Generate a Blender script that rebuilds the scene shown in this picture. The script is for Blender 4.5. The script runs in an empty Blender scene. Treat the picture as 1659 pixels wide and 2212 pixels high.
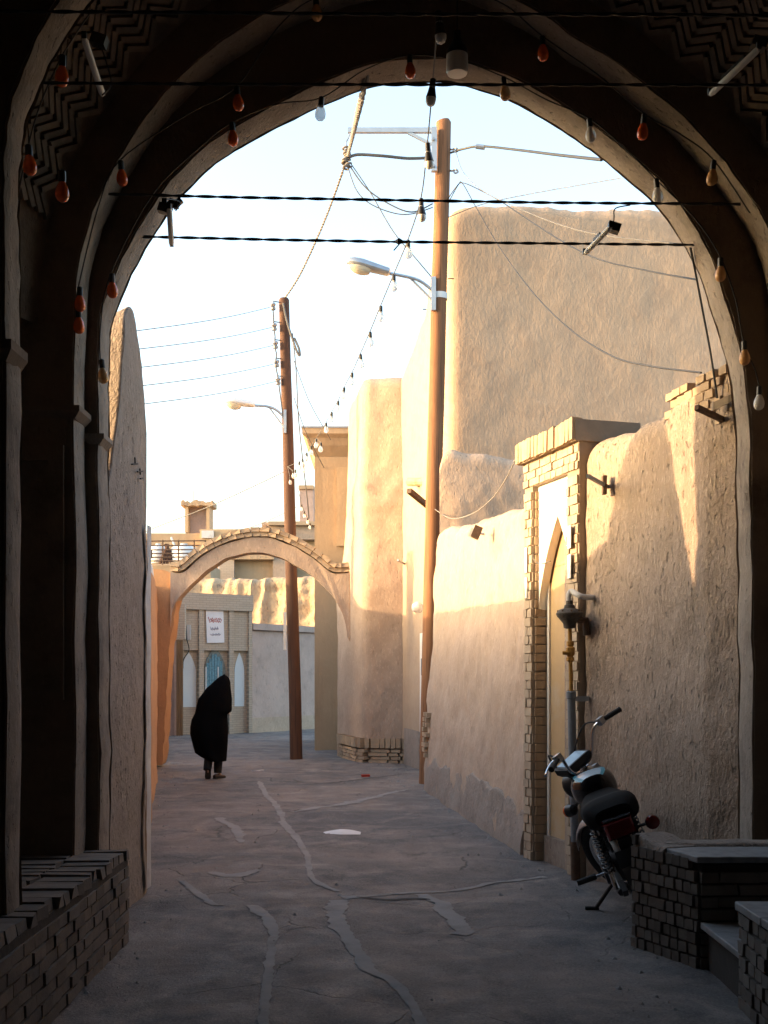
import bpy, math, random
from mathutils import Vector, Matrix, noise
R = math.radians
random.seed(7)
S = bpy.context.scene
C = S.collection

# ------------------------------------------------------------------ camera, sky, sun, exposure
HC = 1.6                      # eye height
cam_d = bpy.data.cameras.new('camera'); cam = bpy.data.objects.new('camera', cam_d); C.objects.link(cam)
cam.location = (0, 0, HC); cam.rotation_euler = (R(90), 0, 0)
cam_d.sensor_fit = 'HORIZONTAL'; cam_d.sensor_width = 36; cam_d.lens = 54.25
cam_d.shift_y = 0.2134; cam_d.clip_end = 2000; cam_d.clip_start = 0.05
S.camera = cam
SUN_E, SUN_B = R(8.5), 0.085
sdir = Vector((-1, -SUN_B, 0)).normalized() * math.cos(SUN_E) + Vector((0, 0, math.sin(SUN_E)))
W = bpy.data.worlds.new('World'); S.world = W; W.use_nodes = True
nt = W.node_tree; sky = nt.nodes.new('ShaderNodeTexSky'); sky.sky_type = 'NISHITA'; sky.sun_disc = False
sky.sun_elevation = SUN_E; sky.sun_rotation = math.atan2(sdir.x, sdir.y)
sky.altitude = 0; sky.air_density = 1.0; sky.dust_density = 4.0; sky.ozone_density = 1.0
nt.links.new(sky.outputs[0], nt.nodes['Background'].inputs[0]); nt.nodes['Background'].inputs[1].default_value = 0.15
sl = bpy.data.lights.new('sun', 'SUN'); sun = bpy.data.objects.new('sun', sl); C.objects.link(sun)
sl.energy = 2.0; sl.angle = R(0.6); sl.color = (0.67, 0.425, 0.22)
sun.rotation_euler = (-sdir).to_track_quat('-Z', 'Y').to_euler(); sun.location = (-20, -2, 12)
S.view_settings.view_transform = 'Standard'; S.view_settings.look = 'None'
S.view_settings.exposure = 2.82; S.view_settings.gamma = 1

# ------------------------------------------------------------------ helpers
F = 2500.0
def at(px, py, Y):            # survey point: sight line (px,py) at distance Y
    return Vector(((px - 830) / F * Y, Y, HC + (1460 - py) / F * Y))
def gnd(px, py):              # point on the street
    Y = HC * F / (py - 1460)
    return Vector(((px - 830) / F * Y, Y, 0))
ORG = {}
def tag(o, label=None, cat=None, group=None, kind=None):
    if label: o['label'] = label
    if cat: o['category'] = cat
    if group: o['group'] = group
    if kind: o['kind'] = kind
    return o
def thing(name, label, cat, loc=(0, 0, 0), rz=0, group=None):
    o = bpy.data.objects.new(name, None); C.objects.link(o); o.location = loc; o.rotation_euler = (0, 0, rz)
    o.empty_display_size = .1
    ORG[o] = Vector(loc) if rz == 0 else None
    return tag(o, label, cat, group)
def n3(p, s, seed=0.0):
    return noise.noise(Vector((p[0] * s + seed, p[1] * s - seed, p[2] * s + 2 * seed)))
class MB:
    def __init__(s): s.v = []; s.f = []
    def add(s, vs, fs):
        b = len(s.v); s.v += [Vector(v) for v in vs]; s.f += [tuple(b + i for i in f) for f in fs]; return s
    def box(s, c, d, M=None):
        x, y, z = d[0] / 2, d[1] / 2, d[2] / 2
        vs = [Vector((sx * x, sy * y, sz * z)) for sx in (-1, 1) for sy in (-1, 1) for sz in (-1, 1)]
        if M: vs = [M @ v for v in vs]
        return s.add([v + Vector(c) for v in vs], [(0, 1, 3, 2), (4, 6, 7, 5), (0, 4, 5, 1), (2, 3, 7, 6), (0, 2, 6, 4), (1, 5, 7, 3)])
    def span(s, a, b):
        a = Vector(a); b = Vector(b); return s.box((a + b) / 2, b - a)
    def tube(s, pts, r, n=8, cap=True):
        pts = [Vector(p) for p in pts]; m = len(pts)
        rs = r if isinstance(r, (list, tuple)) else [r] * m
        b = len(s.v); up = None
        for i, p in enumerate(pts):
            t = (pts[min(i + 1, m - 1)] - pts[max(i - 1, 0)])
            if t.length < 1e-9: t = Vector((0, 0, 1))
            t.normalize()
            if up is None: up = t.orthogonal().normalized()
            up = (up - t * up.dot(t)); up = up.normalized() if up.length > 1e-6 else t.orthogonal().normalized()
            w = t.cross(up)
            for k in range(n):
                a = 2 * math.pi * k / n; s.v.append(p + (up * math.cos(a) + w * math.sin(a)) * rs[i])
        for i in range(m - 1):
            for k in range(n):
                k2 = (k + 1) % n; s.f.append((b + i * n + k, b + i * n + k2, b + (i + 1) * n + k2, b + (i + 1) * n + k))
        if cap:
            s.f.append(tuple(b + k for k in reversed(range(n)))); s.f.append(tuple(b + (m - 1) * n + k for k in range(n)))
        return s
    def rings(s, rr, cap=True, closed=True):
        n = len(rr[0]); b = len(s.v)
        for r in rr: s.v += [Vector(p) for p in r]
        for i in range(len(rr) - 1):
            for k in range(n if closed else n - 1):
                k2 = (k + 1) % n; s.f.append((b + i * n + k, b + i * n + k2, b + (i + 1) * n + k2, b + (i + 1) * n + k))
        if cap:
            s.f.append(tuple(b + k for k in reversed(range(n)))); s.f.append(tuple(b + (len(rr) - 1) * n + k for k in range(n)))
        return s
    def lathe(s, prof, o=(0, 0, 0), ax=(0, 0, 1), n=14):
        ax = Vector(ax).normalized(); u = ax.orthogonal().normalized(); w = ax.cross(u); o = Vector(o)
        return s.rings([[o + ax * h + (u * math.cos(2 * math.pi * k / n) + w * math.sin(2 * math.pi * k / n)) * max(r, 1e-4) for k in range(n)] for r, h in prof])
    def prism(s, poly, d, M=None):          # polygon of 3-D points extruded by vector d
        d = Vector(d); n = len(poly); vs = [Vector(p) for p in poly]; vs += [v + d for v in vs]
        fs = [tuple(range(n)), tuple(reversed(range(n, 2 * n)))] + [(i, i + n, (i + 1) % n + n, (i + 1) % n) for i in range(n)]
        return s.add(vs, fs)
    def xf(s, M): s.v = [M @ v for v in s.v]; return s
    def build(s, name, m, parent=None, smooth=True, world=True, fix=True, angle=35):
        root = parent
        while root is not None and root.parent is not None: root = root.parent
        off = ORG.get(root) if (world and root is not None) else None
        vs = [v - off for v in s.v] if off is not None else s.v
        me = bpy.data.meshes.new(name); me.from_pydata([tuple(v) for v in vs], [], s.f)
        if fix:
            import bmesh
            bm = bmesh.new(); bm.from_mesh(me); bmesh.ops.recalc_face_normals(bm, faces=bm.faces); bm.to_mesh(me); bm.free()
        if smooth:
            me.polygons.foreach_set('use_smooth', [True] * len(me.polygons))
            try: me.set_sharp_from_angle(angle=R(angle))
            except Exception: pass
        me.materials.append(m)
        o = bpy.data.objects.new(name, me); C.objects.link(o)
        if parent is not None: o.parent = parent
        return o
def spline(pts, n=8):
    P = [Vector(p) for p in pts]; out = []
    for i in range(len(P) - 1):
        a = P[max(i - 1, 0)]; b = P[i]; c = P[i + 1]; d = P[min(i + 2, len(P) - 1)]
        for k in range(n):
            t = k / n
            out.append(.5 * (2 * b + (c - a) * t + (2 * a - 5 * b + 4 * c - d) * t * t + (3 * b - a - 3 * c + d) * t ** 3))
    out.append(P[-1]); return out
def interp(xs, ys, x):
    if x <= xs[0]: return ys[0]
    for i in range(len(xs) - 1):
        if x <= xs[i + 1]:
            t = (x - xs[i]) / (xs[i + 1] - xs[i]); return ys[i] + (ys[i + 1] - ys[i]) * t
    return ys[-1]

# ------------------------------------------------------------------ materials
class G:
    def __init__(s, name, rough=.9, metal=0.0):
        s.m = bpy.data.materials.new(name); s.m.use_nodes = True; s.t = s.m.node_tree; s.b = s.t.nodes['Principled BSDF']
        s.b.inputs['Roughness'].default_value = rough; s.b.inputs['Metallic'].default_value = metal
        s.pos = s.n('ShaderNodeNewGeometry').outputs['Position']
    def n(s, k, **kw):
        o = s.t.nodes.new(k)
        for a, b in kw.items(): setattr(o, a, b)
        return o
    def L(s, a, b): s.t.links.new(a, b)
    def noise(s, scale, detail=4, rough=.55, stretch=None, off=0, dist=0):
        x = s.n('ShaderNodeTexNoise'); x.inputs['Scale'].default_value = scale; x.inputs['Detail'].default_value = detail
        x.inputs['Roughness'].default_value = rough; x.inputs['Distortion'].default_value = dist
        mp = s.n('ShaderNodeMapping'); mp.inputs['Scale'].default_value = stretch or (1, 1, 1); mp.inputs['Location'].default_value = (off, off * .7, -off)
        s.L(s.pos, mp.inputs[0]); s.L(mp.outputs[0], x.inputs['Vector']); return x.outputs['Fac']
    def ramp(s, fac, lo, hi, a=0.0, b=1.0):
        x = s.n('ShaderNodeMapRange'); x.inputs['From Min'].default_value = lo; x.inputs['From Max'].default_value = hi
        x.inputs['To Min'].default_value = a; x.inputs['To Max'].default_value = b; s.L(fac, x.inputs['Value']); return x.outputs[0]
    def mix(s, fac, a, b, mode='MIX'):
        x = s.n('ShaderNodeMix', data_type='RGBA', blend_type=mode)
        for i, v in ((0, fac), (6, a), (7, b)):
            if isinstance(v, (int, float)): x.inputs[i].default_value = v
            elif isinstance(v, tuple): x.inputs[i].default_value = (*v, 1)
            else: s.L(v, x.inputs[i])
        return x.outputs[2]
    def math(s, op, a, b=0.0):
        x = s.n('ShaderNodeMath', operation=op)
        for i, v in ((0, a), (1, b)):
            if isinstance(v, (int, float)): x.inputs[i].default_value = v
            else: s.L(v, x.inputs[i])
        return x.outputs[0]
    def col(s, c):
        if isinstance(c, tuple): s.b.inputs['Base Color'].default_value = (*c, 1)
        else: s.L(c, s.b.inputs['Base Color'])
    def bump(s, h, strength=.5, dist=.02):
        x = s.n('ShaderNodeBump'); x.inputs['Strength'].default_value = strength; x.inputs['Distance'].default_value = dist
        s.L(h, x.inputs['Height']); s.L(x.outputs[0], s.b.inputs['Normal'])
    def rnd(s): return s.n('ShaderNodeObjectInfo').outputs['Random']

def plaster(name, c1, c2, c3=None, big=.9, straw=1.0, pits=0.5, bump=.8, dist=.02, fine=1.0, streak=0.0, pit_shade=(.10, .085, .07)):
    g = G(name, .95)
    b = g.ramp(g.noise(big, 5, .6), .32, .68); col = g.mix(b, c1, c2)
    if c3: col = g.mix(g.ramp(g.noise(2.6, 6, .65, off=3), .5, .72), col, c3)
    st = g.noise(46 * fine, 3, .6, (1, 1, .42), dist=.6)
    col = g.mix(g.ramp(st, .53, .68, 0, .5 * straw), col, tuple(min(1, x * 1.35) for x in c1))
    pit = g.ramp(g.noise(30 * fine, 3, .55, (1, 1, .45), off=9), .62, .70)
    col = g.mix(g.math('MULTIPLY', pit, .5 * pits), col, pit_shade)  # pit recesses darkened in the colour, standing in for the shade inside them
    if streak:
        sk = g.ramp(g.noise(5, 4, .6, (1, 1, .09), off=5), .52, .75)
        col = g.mix(g.math('MULTIPLY', sk, streak), col, tuple(x * .55 for x in c2))
    g.col(col)
    h = g.math('ADD', g.math('MULTIPLY', g.noise(6 * fine, 6, .65, off=2), .8), g.math('MULTIPLY', st, .5 * straw))
    h = g.math('SUBTRACT', h, g.math('MULTIPLY', pit, .6 * pits)); g.bump(h, bump, dist); return g.m
def plain(name, c, rough=.6, metal=0.0, var=.12, sc=6, bump=0, emit=0):
    g = G(name, rough, metal)
    g.col(g.mix(g.ramp(g.noise(sc, 5, .6), .3, .7), tuple(x * (1 - var) for x in c), tuple(min(1, x * (1 + var)) for x in c)))
    if bump: g.bump(g.noise(sc * 5, 4), bump, .01)
    return g.m
def brickmat(name, c1, c2, dirt=(.2, .17, .14)):
    g = G(name, .92); col = g.mix(g.rnd(), c1, c2); col = g.mix(g.ramp(g.noise(9, 5, .65), .45, .75, 0, .6), col, dirt)
    g.col(col); g.bump(g.noise(60, 4, .6), .5, .006); return g.m
M = {}
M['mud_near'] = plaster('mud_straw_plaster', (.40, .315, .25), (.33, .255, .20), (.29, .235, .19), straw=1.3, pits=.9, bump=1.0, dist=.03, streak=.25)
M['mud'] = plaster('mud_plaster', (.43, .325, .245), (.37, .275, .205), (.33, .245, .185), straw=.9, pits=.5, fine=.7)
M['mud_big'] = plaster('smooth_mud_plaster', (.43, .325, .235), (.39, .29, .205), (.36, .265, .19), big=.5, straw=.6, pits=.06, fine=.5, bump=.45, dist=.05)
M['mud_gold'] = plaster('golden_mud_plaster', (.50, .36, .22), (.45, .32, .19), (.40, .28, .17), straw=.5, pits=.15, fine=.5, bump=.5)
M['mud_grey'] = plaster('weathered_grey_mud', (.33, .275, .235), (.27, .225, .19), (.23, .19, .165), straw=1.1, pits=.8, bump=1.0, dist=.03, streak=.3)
M['mud_orange'] = plaster('bounce_orange_render', (.50, .27, .13), (.45, .235, .11), (.38, .2, .1), straw=.4, pits=.3, streak=.3)  # warm bounce from the sunlit wall opposite put into the orange
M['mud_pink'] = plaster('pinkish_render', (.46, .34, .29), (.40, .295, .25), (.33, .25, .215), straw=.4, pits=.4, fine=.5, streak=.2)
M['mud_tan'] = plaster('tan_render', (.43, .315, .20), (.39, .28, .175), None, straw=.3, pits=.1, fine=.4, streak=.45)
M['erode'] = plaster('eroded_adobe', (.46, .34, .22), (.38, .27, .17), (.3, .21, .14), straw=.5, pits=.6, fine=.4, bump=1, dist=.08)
M['dark_plaster'] = plaster('dark_passage_plaster', (.21, .155, .115), (.155, .112, .082), (.11, .08, .058), straw=.4, pits=.3, bump=.6)  # darker than the ribs: shade of the unlit faces put into the colour
M['rib'] = plaster('worn_rib_plaster', (.31, .26, .215), (.24, .20, .165), (.15, .12, .10), big=3, straw=.8, pits=.9, bump=.8)  # paler than the faces: exit light on the soffits put into the colour
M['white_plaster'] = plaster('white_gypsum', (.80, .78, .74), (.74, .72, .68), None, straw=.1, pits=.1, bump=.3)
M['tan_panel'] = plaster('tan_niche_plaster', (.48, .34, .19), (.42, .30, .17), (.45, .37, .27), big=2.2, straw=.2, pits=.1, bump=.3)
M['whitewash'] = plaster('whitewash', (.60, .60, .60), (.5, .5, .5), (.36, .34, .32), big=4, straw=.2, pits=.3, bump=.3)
M['cool_niche'] = plaster('pale_blue_limewash', (.60, .66, .70), (.54, .60, .64), None, straw=.1, pits=.1, bump=.2)
M['brick_cream'] = brickmat('cream_brick', (.46, .37, .27), (.37, .29, .21), (.30, .24, .18))
M['brick_dark'] = brickmat('sooty_brick', (.20, .17, .145), (.12, .10, .085), (.07, .06, .05))
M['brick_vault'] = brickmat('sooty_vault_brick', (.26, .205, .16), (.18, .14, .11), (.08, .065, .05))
M['brick_tan'] = brickmat('tan_brick', (.44, .33, .22), (.36, .26, .17), (.28, .21, .15))
M['mortar'] = plain('mortar', (.30, .245, .19), .95, bump=.5)
M['mortar_dark'] = plain('dark_mortar', (.05, .042, .036), .95, bump=.5)
M['slab'] = plain('grey_stone_slab', (.22, .23, .24), .55, var=.25, sc=14, bump=.15)
M['steel'] = plain('galvanised_steel', (.42, .46, .50), .45, .6, var=.1)
M['grey_paint'] = plain('grey_painted_pipe', (.17, .20, .23), .5, .0, var=.15, sc=12)
M['yellow_paint'] = plain('yellow_painted_pipe', (.42, .22, .04), .5, var=.25, sc=30)
M['white_paint'] = plain('white_paint', (.72, .72, .70), .5)
M['black'] = plain('black_plastic', (.012, .012, .013), .45)
M['rubber'] = plain('black_rubber', (.018, .018, .018), .8, bump=.3)
M['cable'] = plain('black_cable', (.02, .02, .02), .6)
M['cable_grey'] = plain('grey_cable', (.11, .11, .11), .7)
M['rope'] = plain('pale_rope', (.20, .19, .18), .9, bump=.4)
M['chrome'] = plain('chrome', (.75, .76, .78), .18, 1.0, var=.03)
M['alu'] = plain('dull_aluminium', (.35, .35, .36), .4, .9)
M['engine'] = plain('engine_metal', (.08, .08, .085), .45, .7)
M['tank'] = plain('black_gloss_paint', (.010, .010, .012), .10)
M['stripe'] = plain('teal_decal', (.03, .28, .38), .3)
M['pale_gloss'] = plain('pale_blue_gloss', (.38, .52, .62), .2)  # paints the pale reflection on the tank top; also the instrument glass
M['seat'] = plain('black_vinyl', (.005, .005, .005), .85)
M['seat'].node_tree.nodes['Principled BSDF'].inputs['Specular IOR Level'].default_value = .2
M['red_lens'] = plain('red_lens', (.16, .012, .012), .2)
M['amber_lens'] = plain('orange_lens', (.7, .12, .02), .25)
M['chador'] = plain('black_cloth', (.003, .003, .0033), 1.0)
M['chador'].node_tree.nodes['Principled BSDF'].inputs['Specular IOR Level'].default_value = .05
M['trouser'] = plain('black_trouser_cloth', (.010, .010, .011), .95)
M['shoe'] = plain('dark_brown_shoe', (.035, .018, .014), .6)
M['sole'] = plain('dark_sole', (.025, .025, .025), .8)
M['skin'] = plain('skin', (.42, .26, .18), .6)
M['plastic_white'] = plain('white_bag', (.62, .63, .65), .5)
M['red_litter'] = plain('red_wrapper', (.45, .05, .03), .5)
M['paper'] = plain('paper', (.70, .68, .70), .8, var=.04)
M['ink_red'] = plain('red_ink', (.50, .16, .13), .8)
M['ink_grey'] = plain('grey_ink', (.36, .34, .40), .8)
M['blue_door'] = plain('blue_door_paint', (.10, .22, .28), .6, var=.35, sc=20)
M['teal_wood'] = plain('grey_teal_wood', (.16, .18, .17), .8, var=.4, sc=18)
M['iron'] = plain('rusty_iron', (.12, .075, .05), .8, .3, var=.3, sc=20)
M['dusty_iron'] = plain('dusty_dark_iron', (.085, .078, .07), .85, .2, var=.35, sc=30, bump=.3)
M['tarp'] = plain('pale_blue_tarp', (.55, .62, .68), .6, bump=.3)
def wood(name, c1, c2, c3):
    g = G(name, .85); a = g.noise(9, 6, .65, (1, 1, .06), dist=1.2); col = g.mix(g.ramp(a, .35, .65), c1, c2)
    col = g.mix(g.ramp(g.noise(30, 4, .6, (1, 1, .03), off=4), .55, .7), col, c3); g.col(col); g.bump(a, .6, .01); return g.m
M['pole'] = wood('pole_wood', (.27, .125, .055), (.19, .085, .038), (.08, .038, .02))
M['pole_dark'] = wood('dark_pole_wood', (.10, .046, .026), (.07, .032, .019), (.03, .016, .011))
M['plank'] = wood('weathered_plank', (.28, .23, .18), (.20, .16, .12), (.1, .08, .06))
M['door_wood'] = wood('brown_door_wood', (.24, .15, .08), (.17, .10, .05), (.06, .04, .02))
def glass(name, c, a=.55, ior=1.3, rough=.12):
    g = G(name, rough); g.col(c); g.b.inputs['Transmission Weight'].default_value = a; g.b.inputs['IOR'].default_value = ior; return g.m
M['bulb_orange'] = plain('orange_bulb_glass', (.80, .13, .03), .2, var=.15, sc=40)
M['bulb_amber'] = glass('amber_bulb_glass', (.80, .45, .20), .15)
M['bulb_clear'] = glass('clear_bulb_glass', (.85, .83, .80), .3)
M['bulb_white'] = glass('frosted_bulb', (.88, .87, .84), .55, 1.04, .35)
M['bulb_led'] = plain('white_led_dome', (.82, .82, .80), .35, var=.02)
M['lamp_glass'] = glass('lamp_cover', (.75, .68, .52), .3)
M['tube_white'] = plain('white_tube', (.78, .78, .76), .35, var=.02)
def groundmat():
    g = G('dusty_asphalt', .9)
    a = g.ramp(g.noise(.45, 7, .68, dist=.5), .40, .60); col = g.mix(a, (.095, .092, .095), (.205, .17, .15))
    col = g.mix(g.ramp(g.noise(1.9, 8, .72, off=4, dist=.8), .50, .66, 0, .8), col, (.26, .222, .195))
    col = g.mix(g.ramp(g.noise(2.6, 7, .75, (1, .6, 1), off=8), .54, .66, 0, .75), col, (.062, .061, .064))
    sp = g.noise(75, 3, .75); col = g.mix(g.ramp(sp, .52, .70, 0, .5), col, (.31, .285, .26)); col = g.mix(g.ramp(sp, .34, .46, .55, 0), col, (.04, .04, .042))
    cr = g.n('ShaderNodeTexVoronoi', feature='DISTANCE_TO_EDGE'); cr.inputs['Scale'].default_value = 1.15
    nz = g.n('ShaderNodeTexNoise'); nz.inputs['Scale'].default_value = 3; nz.inputs['Detail'].default_value = 6; va = g.n('ShaderNodeVectorMath', operation='MULTIPLY_ADD'); va.inputs[1].default_value = (.35, .35, 0)
    g.L(g.pos, nz.inputs['Vector']); g.L(nz.outputs['Color'], va.inputs[0]); g.L(g.pos, va.inputs[2]); g.L(va.outputs[0], cr.inputs['Vector'])
    ck = g.math('MULTIPLY', g.ramp(cr.outputs['Distance'], .0, .012, 1, 0), g.ramp(g.noise(.8, 3, off=11), .50, .60)); col = g.mix(g.math('MULTIPLY', ck, .75), col, (.035, .034, .034))
    g.col(col); h = g.math('ADD', g.math('MULTIPLY', sp, .8), g.math('MULTIPLY', g.noise(8, 7, .7), 1.6)); h = g.math('SUBTRACT', h, ck); g.bump(h, .8, .016)
    g.L(g.ramp(g.noise(3, 4), .3, .7, .62, .95), g.b.inputs['Roughness']); return g.m
M['ground'] = groundmat()
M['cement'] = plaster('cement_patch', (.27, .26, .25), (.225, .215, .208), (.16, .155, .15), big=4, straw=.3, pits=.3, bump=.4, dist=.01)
M['crack'] = plain('dark_bitumen', (.045, .043, .042), .9, bump=.5)

# ------------------------------------------------------------------ shared piece meshes
def brick_mesh(name, m, jit=.03, seed=1):
    r = random.Random(seed); b = MB().box((0, 0, 0), (1, 1, 1))
    b.v = [v + Vector((r.uniform(-jit, jit), r.uniform(-jit, jit), r.uniform(-jit, jit) * 1.6)) for v in b.v]
    o = b.build(name, m, smooth=False); me = o.data; bpy.data.objects.remove(o); return me
BR = {k: [brick_mesh('brick', M[k], .035, i) for i in range(4)] for k in ('brick_cream', 'brick_dark', 'brick_vault', 'brick_tan')}
def piece(name, me, parent, loc, dim, rot=None):
    o = bpy.data.objects.new(name, me); C.objects.link(o); o.parent = parent
    off = ORG.get(parent) or Vector(); o.location = Vector(loc) - off; o.scale = dim
    if rot is not None: o.rotation_euler = rot
    return o
def brick_face(parent, A, B, z0, z1, kind, course=.065, length=.11, depth=.05, gap=.012, proud=.012, ztop=None, name='brick', rnd=random.Random(3)):
    """courses of single bricks on the vertical face A-B (2-D points); outward is to the right of A->B"""
    A = Vector((A[0], A[1])); B = Vector((B[0], B[1])); t = (B - A); L = t.length; t /= L; nrm = Vector((t.y, -t.x))
    ang = math.atan2(t.y, t.x); z = z0; row = 0
    while z + course * .6 < max(z1, z0 + .01):
        zc = z + course / 2; u = -length * (.5 if row % 2 else 0)
        while u < L - .01:
            l = length * rnd.uniform(.88, 1.12); a = max(u, 0); b = min(u + l, L)
            top = z1 if ztop is None else ztop((a + b) / 2 / L)
            if b - a > .03 and zc + course * .3 < top:
                off = proud + rnd.uniform(-.006, .008)
                p = A + t * ((a + b) / 2) + nrm * (off - depth / 2)
                piece(name, rnd.choice(BR[kind]), parent, (p.x, p.y, zc), (b - a - gap, depth, course - gap), (0, rnd.uniform(-.015, .015), ang + rnd.uniform(-.02, .02)))
            u += l
        z += course; row += 1

# ------------------------------------------------------------------ mud walls
def mud_wall(name, m, path, hs, thick, parent=None, seg=.1, amp=.03, rtop=.12, side=1, batter=0.0, zb=-.25, seed=0.0, bulge=None, world=True, zseg=None, jag=.04, drop=None):
    P = [Vector((p[0], p[1])) for p in path]; D = [0]
    for i in range(len(P) - 1): D.append(D[-1] + (P[i + 1] - P[i]).length)
    Ltot = D[-1]; n = max(2, int(Ltot / seg)); zseg = zseg or seg
    def pos(s):
        for i in range(len(P) - 1):
            if s <= D[i + 1] or i == len(P) - 2:
                t = (s - D[i]) / (D[i + 1] - D[i]); return P[i].lerp(P[i + 1], t)
    rr = []
    Hm = max(hs); nz = max(3, int((Hm - zb) / zseg)); na = 6
    for i in range(n + 1):
        s = Ltot * i / n; e = min(.06, Ltot / 8)
        p = pos(s); tg = (pos(min(s + e, Ltot)) - pos(max(s - e, 0))).normalized(); nr = Vector((tg.y, -tg.x)) * side
        H = interp(D, hs, s) + jag * n3((p.x, p.y, 0), 2.3, seed + 7) + jag * .5 * n3((p.x, p.y, 0), 7, seed + 3)
        r = min(rtop, thick / 2 - .01); ring = []
        def put(d, z, k=1.0):
            q = Vector((p.x, p.y, z)); a = amp * (n3(q, 1.3, seed) + .45 * n3(q, 4.2, seed + 1) + .22 * n3(q, 13, seed + 2)) * k
            off = -d - batter * max(z, 0) + a
            if bulge: off += bulge(s, z)
            ring.append(Vector((p.x + nr.x * off, p.y + nr.y * off, z)))
        for j in range(nz + 1): put(0, zb + (H - r - zb) * j / nz)
        for j in range(1, na): a = math.pi / 2 * j / na; put(r - r * math.cos(a), H - r + r * math.sin(a))
        put(r, H); dp = interp(D, drop, s) if drop else 0
        for q_ in (.3, .6): put(r + (thick - 2 * r) * q_, H - dp * q_) if drop else None
        H -= dp; put(thick - r, H)
        for j in range(1, na): a = math.pi / 2 * (1 - j / na); put(thick - r + r * math.cos(a), H - r + r * math.sin(a), .5)
        put(thick, H - r, .3); put(thick, zb, .3)
        rr.append(ring)
    return MB().rings(rr).build(name, m, parent, world=world, angle=60)

# ------------------------------------------------------------------ ground
def gz(x, y):
    f = max(0, 1 - max(0, abs(x) - 6) / 10) * max(0, 1 - max(0, y - 34) / 12) 
    h = .022 * n3((x, y, 0), .8, 3) + .012 * n3((x, y, 0), 2.4, 5) + .005 * n3((x, y, 0), 8, 1)
    h += .035 * math.exp(-((y - 13.4 - .25 * math.sin(x * 1.3)) / .28) ** 2) * math.exp(-((x + 1.0) / 1.6) ** 2)
    return h * f
xs = [-400, -150, -60, -25, -12, -8] + [-6 + .09 * i for i in range(112)] + [5, 8, 12, 25, 60, 150, 400]
ys = [-60, -20, -8] + [-5 + .8 * i for i in range(11)] + [4 + .09 * i for i in range(190)] + [21.5 + .35 * i for i in range(60)] + [46, 55, 80, 140, 300, 900]
xs = sorted(set(xs)); ys = sorted(set(ys))
g = MB(); g.v = [Vector((x, y, gz(x, y))) for y in ys for x in xs]; nx = len(xs)
g.f = [(j * nx + i, j * nx + i + 1, (j + 1) * nx + i + 1, (j + 1) * nx + i) for j in range(len(ys) - 1) for i in range(nx - 1)]
tag(g.build('street', M['ground'], fix=False, angle=180), kind='structure')
def ribbon(name, m, pts, w, lift=.005, jit=.3, seed=0, n=10, flat=False):
    P = spline([gnd(*p) for p in pts], n * 3); vs = []; k = len(P)
    for i, p in enumerate(P):
        t = (P[min(i + 1, k - 1)] - P[max(i - 1, 0)]).normalized(); q = Vector((t.y, -t.x, 0))
        ww = interp([0, .5, 1], w, i / (k - 1)) / 2; edge = .25 if i in (0, k - 1) else 1
        for s_, o in ((-1, 0), (-.4, 0), (.4, 0), (1, 0)):
            d = ww * s_ * edge * (1 + (jit * 1.1 * n3((p.x * 5, p.y * 4 + s_ * 9, seed), 1) + jit * .9 * n3((p.x * 17, p.y * 13 + s_ * 5, seed), 1) if abs(s_) == 1 else 0))
            x, y = p.x + q.x * d, p.y + q.y * d; vs.append((x, y, gz(x, y) + lift))
    fs = [(i * 4 + a, i * 4 + a + 1, i * 4 + a + 5, i * 4 + a + 4) for i in range(k - 1) for a in range(3)]
    return tag(MB().add(vs, fs).build(name, m, fix=False), kind='structure')
ribbon('cement_strip', M['cement'], [(545, 1958), (575, 1985), (590, 2010), (586, 2060), (578, 2120), (572, 2180), (566, 2260)], [.11, .055, .05], jit=.5, seed=1, n=14)
ribbon('cement_strip', M['cement'], [(735, 1945), (728, 1985), (752, 2025), (782, 2070), (800, 2098), (850, 2125), (885, 2160), (905, 2195), (925, 2250)], [.14, .06, .055], jit=.55, seed=2, n=14)
ribbon('cement_strip', M['cement'], [(610, 1775), (640, 1810), (662, 1845), (668, 1880), (680, 1905), (728, 1925)], [.09, .05, .05], jit=.5, seed=3)
ribbon('cement_strip', M['cement'], [(905, 1932), (945, 1950), (975, 1980), (1000, 2010), (990, 2018)], [.10, .14, .10], jit=.5, seed=4)
ribbon('cement_strip', M['cement'], [(560, 1690), (575, 1715), (600, 1745), (612, 1775)], [.09, .07, .09], jit=.6, seed=5)
ribbon('cement_strip', M['cement'], [(740, 1940), (830, 1932), (950, 1925), (1080, 1905), (1180, 1893)], [.10, .05, .08], jit=.7, seed=6)
ribbon('cement_strip', M['cement'], [(395, 1905), (420, 1925), (455, 1950), (480, 1957)], [.05, .07, .03], jit=.6, seed=7)
ribbon('cement_strip', M['cement'], [(455, 1885), (490, 1893), (530, 1890), (560, 1882)], [.08, .16, .06], jit=.6, seed=8)
ribbon('cement_strip', M['cement'], [(470, 1770), (510, 1790), (520, 1820)], [.1, .12, .06], jit=.6, seed=9)
ribbon('cement_strip', M['cement'], [(620, 1757), (720, 1742), (800, 1725), (880, 1705)], [.06, .16, .05], jit=.7, seed=10)
ribbon('road_crack', M['crack'], [(500, 1756), (540, 1758), (580, 1757), (620, 1755), (648, 1750)], [.03, .06, .03], jit=.6, seed=11, lift=.006)
ribbon('road_crack', M['crack'], [(770, 1938), (830, 1945), (900, 1943), (930, 1946)], [.02, .045, .02], jit=.6, seed=12, lift=.006)
ribbon('road_crack', M['crack'], [(640, 1692), (720, 1690), (800, 1680), (880, 1672)], [.02, .05, .02], jit=.7, seed=13, lift=.006)

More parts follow.
